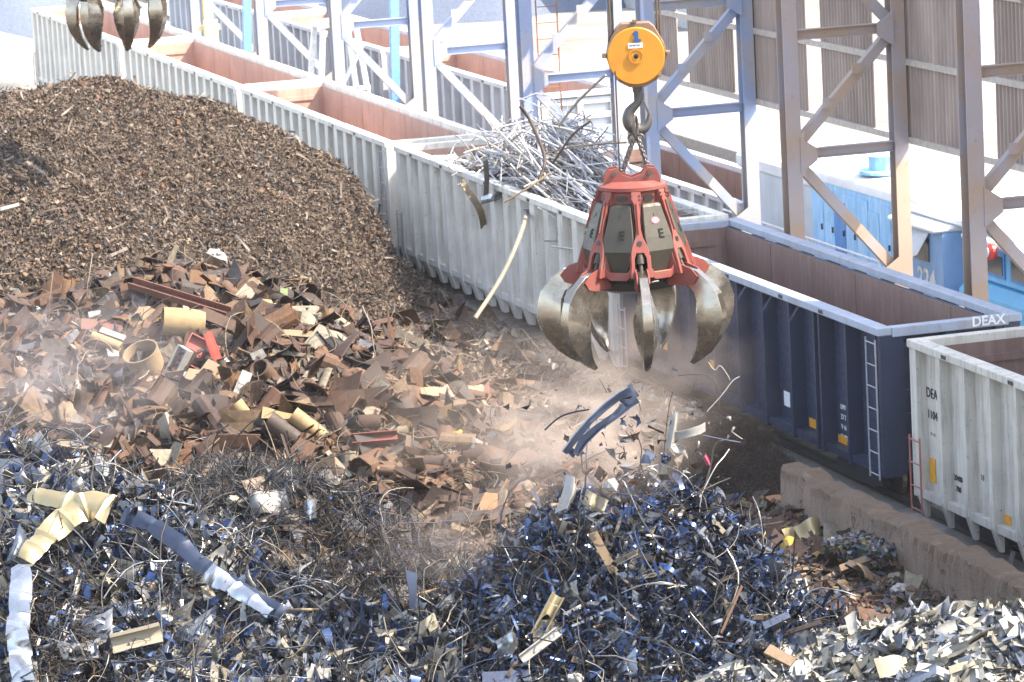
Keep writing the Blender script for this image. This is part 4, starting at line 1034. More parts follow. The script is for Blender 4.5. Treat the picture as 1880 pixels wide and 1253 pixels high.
piece('curved_plate', 540, 588, pl(30, 36, sd=16, bend=1.4), 'dark', 'dark curled plate between the folded brown plate and the cream ones', -10, -10, 20, .45)
piece('green_board', 520, 552, lambda s: g_board(46*s, 15*s, .03), 'green', 'lime green painted board standing near the top right of the mound', 86, -10, 0, .5)
piece('green_board', 506, 562, lambda s: g_board(40*s, 12*s, .03), 'green', 'pale green strip lying left of the lime green board', 10, -40, 0, .45)
piece('triangular_plate', 540, 548, pl(40, 34, sd=18, taper=.9, cut=.05), 'dark', 'dark pointed plate right of the lime green board', 70, -10, 20, .35)
piece('tan_plate', 462, 532, pl(44, 38, sd=19, taper=.5), 'tan', 'light tan pointed plate at the upper right of the mound', 50, -10, 10, .45)
piece('cream_plate', 445, 545, pl(30, 40, sd=20), 'cream', 'small cream plate leaning against the light tan pointed one', -40, -15, 10, .4)
piece('black_bar', 470, 556, lambda s: g_board(26*s, 10*s, 8*s), 'black', 'short black bar end above the brown plates', 24, -20, 0, .6)
piece('ochre_plate', 478, 563, pl(52, 30, sd=21, bend=.5), 'ochre', 'dirty ochre plate right of the arching half pipe', 10, -40, 0, .42)
piece('white_tabletop', 287, 535, pl(46, 26, sd=22, cut=.05), 'cream', 'cream topped table panel with a reddish edge at the upper left of the mound', 8, -60, 0, .4)
piece('red_batten', 262, 535, lambda s: g_board(48*s, 12*s, .04), 'pink', 'reddish rail along the front of the cream table panel', -8, -10, 0, .55)
piece('thin_post', 224, 520, lambda s: g_board(56*s, 9*s, .06), 'tan', 'thin tan leg standing left of the cream table panel', 92, -5, 0, .4)
piece('steel_plate', 150, 535, pl(80, 48, sd=23), 'dark', 'big dark plate half buried left of the tan leg', 8, -30, 0, .3)
piece('white_angle', 60, 585, lambda s: g_angle(50*s, 14*s), 'pale', 'pale bent angle bracket at the far left of the mound', 60, -20, 20, .4)
piece('steel_ring', 28, 592, lambda s: g_ring(11*s, .045), 'pale', 'thick pale steel ring at the left edge of the photo', 0, -20, 20, .4)
piece('steel_plate', 188, 597, pl(78, 24, sd=24, cut=.03), 'pink', 'long purplish brown plate above the steel hoop', -3, -35, 0, .35)
piece('orange_plank', 103, 652, pl(48, 46, sd=25, bend=.4), 'orange', 'orange brown splintered wooden sheet left of the steel hoop', 35, -20, 10, .4)
piece('ochre_log', 195, 628, lambda s: g_pipe(58*s, 10*s, .05, seed=9), 'ochre', 'thin ochre pole lying above the steel hoop', -22, -20, 0, .5)
piece('grey_bar', 207, 614, lambda s: g_board(50*s, 11*s, .06), 'pale', 'grey flat bar lying on the ochre pole', -22, -30, 0, .62)
piece('tan_plate', 262, 590, pl(40, 62, sd=26, bend=.6), 'tan', 'tall tan wooden plate left of the ochre pipe', -25, -10, 25, .35)
piece('tree_stump', 122, 770, lambda s: g_lump(34*s, 72*s, 34*s, 5, .14), 'wood', 'torn tan wood stump standing among grey junk at the left', 4, -10, 0, .3)
piece('pale_rag', 312, 792, lambda s: g_plate(34*s, 62*s, 27, .8, wav=1.2, nx=12, ny=12), 'cream', 'crumpled cream rag sheet hanging below the grey junk', 10, -15, 10, .4)
piece('rusty_plate', 385, 742, pl(70, 38, sd=28, cut=.05), 'dark', 'dark rusty panel with a thin white outline, left of the two fat pipes', -4, -20, 0, .3)
piece('fat_pipe', 455, 772, lambda s: g_pipe(78*s, 15*s, .03, seed=11), 'ochre', 'stained ochre pipe sloping down to the right, left one of the fat pipes', -52, -10, 15, .4)
piece('fat_pipe', 522, 792, lambda s: g_pipe(74*s, 18*s, .03, seed=12), 'dark', 'mossy dark log shaped pipe right of the stained ochre pipe', -35, -10, 10, .4)
piece('fat_pipe', 568, 785, lambda s: g_pipe(78*s, 17*s, .03, seed=13), 'ochre', 'yellowish pipe with a torn collar right of the mossy pipe', -35, -10, 10, .45)
piece('yellow_sheet', 514, 762, pl(66, 24, sd=29, taper=.7), 'ochre', 'pointed ochre sheet lying on top of the fat pipes', -8, -40, 0, .6)
piece('rust_pipe', 640, 722, lambda s: g_pipe(58*s, 9*s, .03, seed=14), 'rust', 'upright rusty pipe in the right half of the mound', 82, -10, 0, .4)
piece('pipe_elbow', 652, 692, lambda s: g_lump(46*s, 34*s, 30*s, 9, .2), 'rust', 'rusty pipe fitting on top of the upright rusty pipe', 0, -20, 0, .45)
piece('dark_plate', 700, 706, pl(64, 50, sd=31, taper=.5), 'dark', 'dark grey leaning plate right of the upright rusty pipe', -40, -10, 20, .4)
piece('tan_sheet', 768, 722, pl(80, 22, sd=32, bend=.5), 'tan', 'tan curved strip plate at the right of the mound', 12, -35, 0, .45)
piece('cream_plate', 806, 726, pl(44, 26, sd=33), 'cream', 'small cream plate right of the tan curved strip', 24, -30, 0, .5)
piece('round_plate', 872, 722, lambda s: g_plate(46*s, 50*s, 34, .3, cut=.2), 'pink', 'round rust pink plate standing alone near the dusty hollow', 10, -5, 10, .4)
piece('box_scrap', 828, 658, lambda s: g_box(42*s, 26*s, 22*s), 'dark', 'dark open metal box at the right end of the shredded heap', -15, -25, 15, .35)
piece('dark_plate', 738, 757, pl(50, 40, sd=35, bend=.8), 'dark', 'dark round cornered plate below the tan curved strip', 20, -10, 0, .4)
piece('red_channel', 688, 810, lambda s: g_chan(84*s, 22*s, 14*s), 'darkred', 'dull red steel channel near the bottom of the mound', 6, -40, 0, .4)
piece('yellow_lump', 842, 804, lambda s: g_lump(30*s, 26*s, 24*s, 12, .3), 'yellow', 'torn yellow painted lump at the lower right of the mound', 20, -20, 0, .4)
piece('rust_tube', 730, 865, lambda s: g_pipe(66*s, 10*s, .03, seed=15), 'rust', 'rusty red tube lying below the dull red channel', -4, -20, 0, .4)
piece('curved_plate', 690, 875, pl(76, 38, sd=36, bend=.9), 'tan', 'curved tan plate at the lower edge of the mound', -8, -25, 0, .35)
piece('light_lath', 622, 852, lambda s: g_board(66*s, 9*s, .04), 'cream', 'pale wooden lath lying across the lower mound', -48, -20, 0, .5)
piece('light_lath', 748, 822, lambda s: g_board(44*s, 10*s, .04), 'wood', 'short upright wooden lath right of the dull red channel', 84, -10, 0, .5)
piece('rust_plate', 800, 900, pl(62, 50, sd=37), 'rust', 'rust brown sheet above the coils of wire in the hollow', 12, -40, 0, .25)
piece('dark_plate', 770, 962, pl(74, 50, sd=38, cut=.08), 'brown', 'brown flat plate lying in the hollow under the wire coils', 30, -45, 0, .2)
piece('grey_plate', 712, 942, pl(34, 36, sd=39, cut=.06), 'grey', 'small grey plate left of the brown flat plate', 30, -35, 0, .3)
piece('pointed_plank', 862, 978, pl(66, 15, sd=40, taper=.7), 'wood', 'tapered brown plank pointing right in the hollow', -25, -35, 0, .3)
piece('rust_plate', 902, 940, pl(50, 76, sd=41, cut=.1), 'orange', 'large orange brown torn plate at the right of the hollow', -20, -30, 10, .25)
piece('wire_ball', 965, 902, lambda s: g_lump(42*s, 40*s, 40*s, 16, .18), S_ROLL, 'round crushed ball of shiny scrap at the right of the hollow', 0, -10, 0, .3)
piece('curved_plate', 935, 868, pl(56, 32, sd=42, bend=1.3), 'dark', 'dark curved plate behind the round scrap ball', 5, -15, 0, .3)
piece('wire_coil', 700, 915, lambda s: g_mb(lambda m: [m.tube([((60-3*k)*s*math.cos(2*PI*i/26+k), (34-2*k)*s*math.sin(2*PI*i/26+k), .05*k*math.sin(i*.7+k)) for i in range(26)], .012, 4, closed=True) for k in range(7)] and None), 'tan', 'loose coil of tan wire in the left of the hollow', 10, -35, 0, .3)
piece('wire_coil', 842, 905, lambda s: g_mb(lambda m: [m.tube([((64-5.5*k+8*math.sin(k*2.1))*s*math.cos((1.7+.5*math.sin(k*3.7))*i/16+.4+.2*math.sin(k*5)), (50-4*k+7*math.cos(k*1.7))*s*math.sin((1.7+.5*math.sin(k*3.7))*i/16+.4+.2*math.sin(k*5)), .05*k) for i in range(17)], .009, 4) for k in range(9)] and None), 'brown', 'sheaf of arching brown wires in the middle of the hollow', 10, -15, 0, .35)
piece('tan_bracket', 560, 522, lambda s: g_box(22*s, 30*s, 14*s, .05), 'tan', 'small tan open bracket lying alone on the brown shredded heap', -8, -10, 25, .3)
piece('steel_strip', 18, 380, lambda s: g_board(36*s, 7*s, .02), 'pale', 'pale flat strip at the left edge of the brown shredded heap', 16, -20, 0, .3)
# --- left foreground
def ribbon(name, pts, w, mat, label, cat, lift=.35, twist=0.0):
    P = []
    for q in pts:
        p, d = at(q[0], q[1]); P.append((Vector(p-ray(q[0], q[1])*(lift+.55+(q[2] if len(q) > 2 else 0))), d))
    Q = []
    n = len(P)
    for i in range(n-1):
        a, b, c, e = [P[max(0, min(n-1, k))][0] for k in (i-1, i, i+1, i+2)]
        for k in range(8):
            t = k/8; Q.append(.5*((2*b)+(c-a)*t+(2*a-5*b+4*c-e)*t*t+(3*b-a-3*c+e)*t**3))
    Q.append(P[-1][0]); s = P[0][1]/F_PX; V = []; m = len(Q)
    for i, p in enumerate(Q):
        t = (Q[min(m-1, i+1)]-Q[max(0, i-1)]).normalized(); nrm = Vector(-CF)+Vector((0, 0, .5)); nrm.rotate(Matrix.Rotation(twist*math.sin(i*.55), 3, t))
        b = t.cross(nrm).normalized(); nn = b.cross(t); ww = w[0]+(w[1]-w[0])*i/(m-1)
        for side in (-1, -.3, .3, 1):
            for lay in (0, .012): V.append(p+b*(side*ww*s/2)+nn*(.04*(1-side*side)+(.05 if i % 7 == 3 else 0)+.012*math.sin(i*2.3+side*4)-lay))
    Fc = []
    for i in range(m-1):
        for k in range(3):
            a = 8*i+2*k; b = a+8
            Fc += [(a, a+2, b+2, b), (a+1, b+1, b+3, a+3)]
        Fc += [(8*i, 8*i+8, 8*i+9, 8*i+1), (8*i+6, 8*i+7, 8*i+15, 8*i+14)]
    mb = MB(); mb.add(V, Fc); o = mb.build(name, K[mat], None, smooth=True)
    return tag(recentre(o), label, cat)
ribbon('gold_sheet_ribbon', [(205, 935, .1), (165, 930, .1), (125, 950, .15), (85, 985, .1), (60, 1010), (40, 1040, -.1)], (62, 34), 'gold', 'wide golden sheet metal ribbon bending down over the left foreground heap', 'sheet strip', .5, .25)
ribbon('gold_sheet_ribbon', [(55, 908, .1), (110, 918, .15), (160, 928, .1), (205, 937, .05)], (26, 52), 'gold', 'upper golden ribbon end joining the wide ribbon from the left', 'sheet strip', .5, .15)
ribbon('silver_sheet_strip', [(40, 1040, .1), (38, 1085, .15), (35, 1130, .0), (32, 1165, .15), (38, 1205, 0), (42, 1255, .1)], (40, 42), 'silver', 'tall shiny silver strip with creases hanging at the left edge', 'sheet strip', .5, .35)
ribbon('dark_sheet_strip', [(225, 948, .1), (270, 960), (330, 1000, .1), (380, 1045), (470, 1100, .05), (520, 1130)], (34, 30), 'navy', 'long dark sheet strip running down along the ridge of the left heap', 'sheet strip', .35, .3)
ribbon('silver_sheet_strip', [(380, 1050, .1), (420, 1075), (460, 1100, .1), (500, 1130)], (40, 20), 'silver', 'bright silver strip at the lower end of the dark ridge strip', 'sheet strip', .5, .4)
piece('black_rail', 78, 1056, lambda s: g_chan(122*s, 13*s, 8*s), 'black', 'thin black rail lying over the lower end of the golden ribbon', -31, -30, 0, .75)
piece('slate_sheet', 48, 895, pl(26, 66, sd=51, bend=.4), 'blue', 'narrow slate blue panel standing above the golden ribbon', 32, -15, 10, .5)
piece('wire_basket', 163, 1150, lambda s: g_grid(86*s, 64*s, 6), 'pale', 'white wire rack lying in the left foreground', -8, -40, 0, .4, cat='rack')
piece('cream_log', 250, 1172, lambda s: g_pipe(92*s, 19*s, .06, 3.6, 21), 'cream', 'curved cream bark like sheet in the left foreground', 14, -15, 0, .5)
piece('crushed_sheet', 485, 920, lambda s: g_plate(74*s, 46*s, 52, .6, wav=1.5, nx=14, ny=9), 'pale', 'crushed pale car panel on top of the dark wire heap', 18, -25, 0, .45)
piece('cream_lump', 430, 925, lambda s: g_lump(34*s, 28*s, 24*s, 31, .3), 'cream', 'crumpled cream lump left of the crushed pale panel', 0, -20, 0, .4)
piece('tin_can', 569, 938, lambda s: g_drum(36*s, 12*s), 'silver', 'bright tin can standing on the right of the wire heap', 88, -5, 0, .5)
piece('steel_bar', 541, 1085, lambda s: g_chan(82*s, 9*s, 5*s), 'grey', 'upright grey steel bar in the dark of the wire heap', 90, -5, 0, .45)
piece('cream_plate', 402, 862, pl(34, 34, sd=53, cut=.1), 'cream', 'cream plate standing above the wire heap', -30, -20, 0, .4)
piece('pale_plate', 340, 960, pl(40, 30, sd=54, cut=.2), 'pink', 'pinkish plate in the hollow behind the left ridge', -10, -30, 0, .3)
strand('black_cable', [(205, 866), (222, 868), (232, 885), (220, 905), (210, 935)], .03, 'black', 'looped black cable rising above the left ridge', 'cable', lift=.5)
strand('black_cable', [(222, 888), (240, 905), (250, 925), (246, 950)], .035, 'black', 'thick black cable drooping right of the looped one', 'cable', lift=.5)
strand('thin_wire', [(85, 830), (105, 925), (120, 985), (150, 1040), (185, 1075)], .010, 'dark', 'long thin dark wire crossing the golden ribbon', 'wire', lift=.7)
strand('long_strand', [(520, 1120), (600, 1118), (700, 1105), (790, 1085), (850, 1060), (905, 1030), (950, 1018)], .022, 'tan', 'long tan strand running from the left heap up to the blue heap', 'wire', lift=.55)
strand('pale_strip', [(838, 1075), (890, 1060), (940, 1045)], .03, 'pale', 'short pale strip below the long tan strand', 'strip', lift=.5)
piece('silver_tube', 890, 1060, lambda s: g_pipe(40*s, 7*s, .02, seed=33), 'silver', 'short silver tube at the left foot of the blue heap', -35, -10, 0, .6)
# --- on the blue heap
piece('pale_tube', 1003, 1135, lambda s: g_pipe(96*s, 13*s, .02, 4.2, 34), 'gold', 'cream and silver split tube leaning on the lower left of the blue heap', 62, -10, 10, .6)
piece('pale_tube', 992, 1185, lambda s: g_pipe(86*s, 10*s, .02, 4.0, 35), 'pale', 'second pale split tube crossing under the cream one', 38, -20, 0, .6)
piece('crumpled_sheet', 940, 1190, lambda s: g_plate(40*s, 48*s, 55, .8, wav=1.6, nx=10, ny=10), 'silver', 'crumpled blue grey sheet left of the split tubes', 10, -20, 10, .5)
piece('old_post', 1108, 1015, lambda s: g_board(84*s, 17*s, .1), 'wood', 'weathered brown post stuck in the top of the blue heap', -62, -10, 0, .6)
piece('red_rod', 1343, 1120, lambda s: g_board(98*s, 5*s, .03), 'rust', 'thin rusty red bar leaning at the right of the blue heap', 66, -10, 0, .5)
piece('pale_bar', 1345, 995, lambda s: g_board(110*s, 9*s, .05), 'cream', 'pale bar sticking out of the upper right of the blue heap', -48, -10, 0, .6)
piece('pale_casing', 1476, 1088, lambda s: g_box(22*s, 54*s, 12*s), 'pale', 'pale grey casing lying at the right foot of the blue heap', 12, -20, 20, .5)
piece('blue_bar', 1425, 1140, lambda s: g_board(54*s, 14*s, .06), 'blue', 'blue painted flat bar at the lower right of the blue heap', 26, -25, 0, .6)
piece('olive_plank', 1432, 1205, lambda s: g_board(56*s, 22*s, .06), 'wood', 'olive brown plank left of the pale strip heap', -32, -35, 0, .5)
piece('blue_board', 930, 1246, lambda s: g_board(90*s, 26*s, .1), 'blue', 'blue painted board at the bottom edge below the split tubes', 4, -35, 0, .5)
piece('white_stone', 1056, 1247, lambda s: g_lump(32*s, 22*s, 24*s, 44, .2), 'white', 'rounded white lump at the bottom edge', 0, -30, 0, .4)
# --- near the concrete wall
piece('striped_sheet', 1478, 985, lambda s: g_plate(72*s, 52*s, 56, .7, wav=.8, nx=12, ny=8, cut=.15), 'gold', 'crumpled golden sheet with grey stripes between the blue heap and the wall', 16, -25, 10, .5)
piece('yellow_sheet', 1452, 1000, lambda s: g_plate(44*s, 30*s, 57, .7, wav=1.0, nx=10, ny=6, cut=.2), 'yellow', 'torn yellow sheet at the left end of the golden striped sheet', 30, -30, 0, .55)
piece('brown_disc', 1440, 914, lambda s: g_plate(62*s, 22*s, 58, .3, cut=.2), 'orange', 'brown rounded sheet half buried near the end of the concrete wall', -8, -60, 0, .35)
piece('dark_sheet', 1672, 992, lambda s: g_plate(32*s, 60*s, 59, 1.2, wav=.5, nx=10, ny=8), 'blue', 'dark grey blue sheet curled against the concrete wall', 8, -5, 30, .45)
piece('cream_sheet', 1668, 1014, pl(22, 34, sd=60, cut=.08), 'cream', 'cream panel leaning at the foot of the curled dark sheet', -12, -10, 30, .6)
piece('oil_barrel', 1782, 1084, lambda s: g_drum(48*s, 15*s), 'dark', 'small brown rusty barrel lying at the foot of the concrete wall', 12, -10, 8, .4)
piece('dark_tube', 1520, 942, lambda s: g_pipe(30*s, 13*s, .04, seed=61), 'dark', 'dark stub of pipe close to the concrete wall', 70, -10, 20, .4)
piece('wood_beam', 1570, 1035, lambda s: g_board(62*s, 13*s, .08), 'wood', 'pale brown wooden beam lying on the crushed can bale', 22, -30, 0, .8)
piece('wood_beam', 1585, 1050, lambda s: g_board(70*s, 11*s, .08), 'dark', 'dark brown beam crossing under the pale wooden one', -32, -30, 0, .75)
piece('steel_post', 1852, 1046, lambda s: g_board(70*s, 9*s, .06), 'grey', 'narrow grey post leaning on the concrete wall at the right edge', 76, 0, 0, .6)
piece('clear_bag', 1650, 1085, lambda s: g_lump(30*s, 26*s, 24*s, 71, .25), 'pale', 'crumpled pale plastic bag on the coloured refuse', 0, -20, 0, .3)
def bale():
    p, d = at(1600, 1045); m = MB(); r = random.Random(5)
    ax = Vector((.35, -.94, 0)); ay = Vector((.94, .35, 0)); az = Vector((0, 0, 1)); c = Vector(p)+Vector((.1, .3, .12))
    m.add([c+ax*(sx*.66)+ay*(sy*.42)+az*(sz*.28) for sx, sy, sz in ((-1,-1,-1),(1,-1,-1),(1,1,-1),(-1,1,-1),(-1,-1,1),(1,-1,1),(1,1,1),(-1,1,1))], [(0,3,2,1),(4,5,6,7),(0,1,5,4),(1,2,6,5),(2,3,7,6),(3,0,4,7)])
    for k in range(700):                                          # crushed cans on every face
        f = r.choice((0, 0, 1, 1, 2)); u, v = r.uniform(-1, 1), r.uniform(-1, 1); sg = r.choice((-1, 1)) if f < 2 else 1
        q = c+(ax*(sg*.66)+ay*(u*.42)+az*(v*.28) if f == 0 else (ax*(u*.66)+ay*(sg*.42)+az*(v*.28) if f == 1 else ax*(u*.66)+ay*(v*.42)+az*.28))
        V, Fc = chunk_base(k % 40); M = Matrix.Translation(q) @ Euler((r.uniform(0, 6), r.uniform(0, 6), r.uniform(0, 6))).to_matrix().to_4x4() @ Matrix.Scale(r.uniform(.07, .13), 4)
        m.add(V, Fc, M)
    o = m.build('can_bale', S_BALE); tag(recentre(o), 'square bale of crushed coloured cans in front of the concrete wall', 'bale')
bale()
# --- pale strips in the corner
for px, py, w, h, an, b, lab in ((1655, 1150, 52, 26, -28, 1.5, 'curled white metal strip standing highest at the left of the pale heap'), (1860, 1150, 40, 44, 20, .4, 'broad white sheet piece at the right edge of the pale heap'),
                                 (1770, 1130, 96, 18, -4, .4, 'long cream strip lying along the top of the pale heap'), (1640, 1222, 62, 46, 8, .5, 'large cream plate with a bolt ring low in the pale heap'),
                                 (1750, 1185, 84, 20, 40, .7, 'long bent bluish strip in the middle of the pale heap'), (1720, 1230, 70, 20, -18, .6, 'curved pale strip near the bottom of the pale heap'),
                                 (1790, 1220, 90, 18, 12, .5, 'straight cream strip near the lower right of the pale heap')):
    piece('metal_strip', px, py, pl(w, h, sd=px, bend=b, cut=.06), 'white' if 'white' in lab else ('cream' if 'cream' in lab else 'pale'), lab, an, -45, 8, .45)
# --- tan rolls of wool at the foot of the wagons
for px, py, w, h, an, lab in ((1165, 702, 88, 28, -22, 'round ended tan wool roll at the foot of the wagons below the grab'), (1212, 722, 60, 26, -20, 'short tan wool roll with a white rag on it, between two longer ones'), (1258, 750, 78, 26, -28, 'tan wool roll nearest the brown swarf mound'), (950, 622, 60, 16, -8, 'flat pale wad at the end of the shredded heap beside the wagon')):
    piece('wool_roll', px, py, lambda s, w=w, h=h: g_lump(w*s, h*s, h*s, px, .16, 22, 16), 'tanw', lab, an, -10, 0, .25, smooth='all')
# --- pieces falling from the grab, in mid air
def flying(name, px, py, d, geo, mat, label, ang=0, tx=0, ty=0, smooth=True):
    s = d/F_PX; V, Fc = geo(s); m = MB(); m.add(V, Fc, view_M(Vector(on_d(px, py, d)), ang, tx, ty))
    return tag(recentre(m.build(name, K[mat], None, smooth=smooth)), label, name.split('_')[-1], 'scrap falling from the grab')
def g_slot(s):                                                    # long bent channel with a torn slot
    def f(m):
        r = random.Random(3)
        for o, pts in ((9, [(-66, -60, 0), (-44, -30, .05), (-18, -3, 0), (14, 24, -.04), (40, 44, 0), (58, 56, .03)]), (-9, [(-58, -50, .04), (-42, -24, 0), (-16, 0, .06), (18, 21, .02), (46, 44, -.03), (62, 52, 0)])):
            P = []
            for x, y, z in pts: P.append(Vector((x*s-o*.62*s, y*s+o*.78*s, z)))
            V = []
            for i, p in enumerate(P):
                d = (P[min(5, i+1)]-P[max(0, i-1)]).normalized(); n = Vector((-d.y, d.x, 0))
                w = (.055+r.uniform(-.012, .012)); q = n*(1 if o > 0 else -1)
                for a, c in ((-w, -.02), (w, -.02), (w, .07), (w-.018, .07), (w-.018, 0), (-w, 0)): V.append(p+q*a+Vector((0, 0, c)))
            Fc = [(6*i+k, 6*i+(k+1) % 6, 6*i+6+(k+1) % 6, 6*i+6+k) for i in range(5) for k in range(6)]+[(0, 1, 4, 5), (1, 2, 3, 4), (30, 35, 34, 31), (31, 34, 33, 32)]
            m.add(V, Fc)
        for (x, y), w, h, an in (((52, 52), 34, 26, 42), ((-58, -52), 15, 22, 48), ((2, 12), 30, 20, 40)):
            if w == 30: continue
            V, Fc = g_plate(w*s, h*s, 5+w, .5, .02, cut=.15, wav=.2); m.add(V, Fc, Matrix.Translation((x*s, y*s, .01)) @ Matrix.Rotation(R(an), 4, 'Z'))
    return g_mb(f)
flying('slotted_channel', 1105, 778, 54.6, g_slot, 'navy', 'long slotted blue channel dropping below the grab', 0, 0, 15)
flying('white_strip', 1236, 790, 54.8, pl(13, 60, sd=91, bend=.5, cut=.12, wav=.3), 'rag', 'upright white strip with rust marks falling right of the blue channel', -8, 0, 20)
flying('white_strip', 1268, 796, 54.8, pl(58, 14, sd=92, bend=.7, cut=.15, wav=.4), 'rag', 'slanting white strip falling right of the upright one', 14, 10, 10)
flying('white_strip', 1246, 824, 54.8, lambda s: g_plate(36*s, 16*s, 93, .8, wav=1.4, cut=.2), 'rag', 'crumpled white strip falling under the two others', -24, 10, 10)
flying('sheet_leaf', 1048, 905, 54.8, lambda s: g_plate(28*s, 70*s, 94, .8, wav=.7, taper=.5), 'pale', 'bluish sheet leaf falling at the left edge of the blue heap', -14, 0, 20)
flying('cream_rag', 1092, 922, 54.8, lambda s: g_plate(42*s, 30*s, 95, 1, wav=1.6), 'cream', 'cream crumpled rag falling beside the bluish sheet leaf', -30, 10, 10)
flying('white_block', 1123, 892, 54.8, lambda s: g_lump(28*s, 30*s, 22*s, 96, .16, 6, 4), 'white', 'cracked white block falling above the blue heap', 10, 10, 10, False)
flying('grey_clip', 1150, 805, 57, lambda s: g_chan(30*s, 10*s, 6*s), 'pale', 'small pale metal clip falling below the blue channel', -8, 10, 0)
flying('pink_scrap', 1299, 846, 54.8, lambda s: g_plate(10*s, 22*s, 97, .8, wav=1), 'pinkbit', 'small bright pink scrap falling above the blue heap', 30, 10, 10)
flying('dark_spike', 758, 1085, 50, lambda s: g_plate(70*s, 26*s, 98, .2, taper=.75), 'navy', 'dark pointed blade falling in front of the hollow', -88, 0, 20)
flying('blue_nut', 1222, 842, 54.8, lambda s: g_ring(7*s, .03), 'navy', 'small dark blue ring falling under the white strips', 0, 20, 30)
for pts, rr, mt, lab in (([(1000, 790), (1025, 768), (1050, 758), (1082, 752)], .013, 'black', 'curved black rod falling left of the blue channel'), ([(1170, 800), (1178, 825), (1176, 850), (1182, 870)], .009, 'dark', 'thin crooked wire falling between blue channel and white strips'),
                         ([(1245, 690), (1275, 688), (1305, 692), (1318, 720), (1320, 748)], .007, 'dark', 'dark bent wire hanging below the right tines'), ([(1298, 756), (1325, 726), (1345, 700), (1358, 692)], .009, 'pale', 'thin pale rod with an eye end before the blue wagon'),
                         ([(1300, 665), (1312, 680), (1322, 672), (1335, 688), (1340, 698)], .007, 'pale', 'crinkled pale wire dangling from the rightmost tine'), ([(1072, 800), (1068, 840), (1070, 870)], .008, 'dark', 'thin dark wire falling under the blue channel'),
                         ([(1235, 720), (1228, 750), (1222, 800), (1218, 850)], .008, 'dark', 'thin upright wire falling left of the white strips'), ([(1290, 800), (1330, 808), (1360, 813)], .012, 'blue', 'thin blue rod pointing right from the white strips')):
    tag(strand('falling_wire', pts, rr, mt, lab, 'wire', d=56), group='scrap falling from the grab')

def airborne():
    r = np.random.default_rng(5); N = 260; P = []
    for k in range(N):
        px = 1165+r.normal(0, 85); py = 850+r.normal(0, 55)-abs(r.normal(0, 35)); P.append(on_d(px, py, 55.2+r.normal(0, .7)))
    scatter('flying_bits', isl('flying_scrap', C_MIX+C_DARK+C_RUST[:4], .5, .1, .3, .4, 1.2), ST+STB+SHF+SS, np.array(P), np.tile([0, 0, 1.], (N, 1)), (.05, .26), 2.0, 0, label='cloud of small scrap bits flying in the dust above the blue heap')
airborne()
# ================================================================== LOAD IN THE WHITE WAGON
def rod_load():
    cx, y0, y1 = XN+1.45, 79.6, 96.3; Vs = []; Fs = []; off = 0; r = np.random.default_rng(11)
    def add(P, rad, n=5):
        nonlocal off
        m = MB(); m.tube(P, rad, n); V = np.array([tuple(v) for v in m.v]); Vs.append((V, m.f))
    # bundle: rods mostly lying along the wagon, sloping down to its near end
    for k in range(420):
        L = r.uniform(1.6, 4.6); y = r.uniform(81, 88.5); x = XN+r.uniform(.35, 2.6); h = 3.35+1.15*math.exp(-((y-88)/3.4)**2)+.25*r.normal()-.25*abs(x-cx)
        a = r.normal(0, .22); el = r.normal(.10, .14)+.02
        d = Vector((math.sin(a)*math.cos(el), math.cos(a)*math.cos(el), math.sin(el))); c = Vector((x, y, h)); b = r.normal(0, .06)
        P = [c+d*(L*(t-.5))+Vector((b, 0, b*.4))*(1-4*(t-.5)**2)*L*.3 for t in (0, .25, .5, .75, 1)]
        add(P, r.uniform(.012, .03))
    for k in range(210):                                           # wild tangle at the top
        L = r.uniform(.6, 2.2); y = r.normal(89.3, 1.3); x = XN+r.uniform(.2, 2.7); h = 3.7+1.3*math.exp(-((y-89)/1.5)**2)*r.random()+.1*r.normal()
        d = Vector((r.normal(0, .7), r.normal(0, .7), abs(r.normal(0, .45)))).normalized(); c = Vector((x, y, h)); b = r.normal(0, .12, 3)
        P = [c+d*(L*(t-.5))+Vector(b)*(1-4*(t-.5)**2)*L for t in (0, .2, .4, .6, .8, 1)]
        add(P, r.uniform(.010, .024))
    m = MB()
    for V, f in Vs: m.add(V, f)
    o = m.build('rod_scrap', S_ROD, None, smooth=True); tag(o, 'sheaf of bright metal rods and strips heaped in the white wagon', 'scrap', kind='stuff')
    N = 520; y = r.uniform(88.5, 95.5, N); x = XN+r.uniform(.35, 2.55, N); z = 3.05+.45*np.exp(-((y-91)/2.5)**2)+r.normal(0, .08, N)
    scatter('sheet_load', S_LOAD, SH+STW, np.stack([x, y, z], -1), np.tile([0, 0, 1.], (N, 1)), (.2, .7), .5, .1, parent=o)['kind'] = 'stuff'
    m = MB(); m.prism([(80.5, 2.2), (84, 2.9), (88, 3.5), (90, 3.5), (93, 2.95), (96, 2.5), (96, 1.2), (80.5, 1.2)], XN+.31, XN+2.59, 'x'); m.build('load_body', S_MIX, o)
rod_load()
def dd(px, py): return on_x(px, py, XN+.5)@CF-CAM@CF
strand('bent_pole', [(972, 330, dd(972, 330)+.6), (968, 380, dd(968, 380)-.3), (956, 430, 86), (920, 510, 84.8), (872, 585, 84)], .05, 'cream', 'long pale bent pole hanging from the rod load down to the brown heap', 'pole')
strand('long_rod', [(1026, 232, 92), (1060, 188, 91.6), (1112, 138, 91)], .035, 'cream', 'straight pale rod rising to the right from the rod load, below the hook block', 'rod')
strand('long_rod', [(1000, 282, 91), (1065, 268, 90), (1150, 262, 89)], .022, 'tan', 'thin tan rod pointing right from the load past the ropes', 'rod')
strand('long_rod', [(1015, 300, 90.5), (1050, 250, 90), (1085, 222, 89.6)], .03, 'brown', 'brown bent rod sticking up from the middle of the rod load', 'rod')
strand('long_rod', [(990, 330, 88), (1000, 290, 88.3), (975, 225, 89), (955, 195, 89)], .045, 'dark', 'dark twisted bar standing up at the left of the rod load', 'rod')
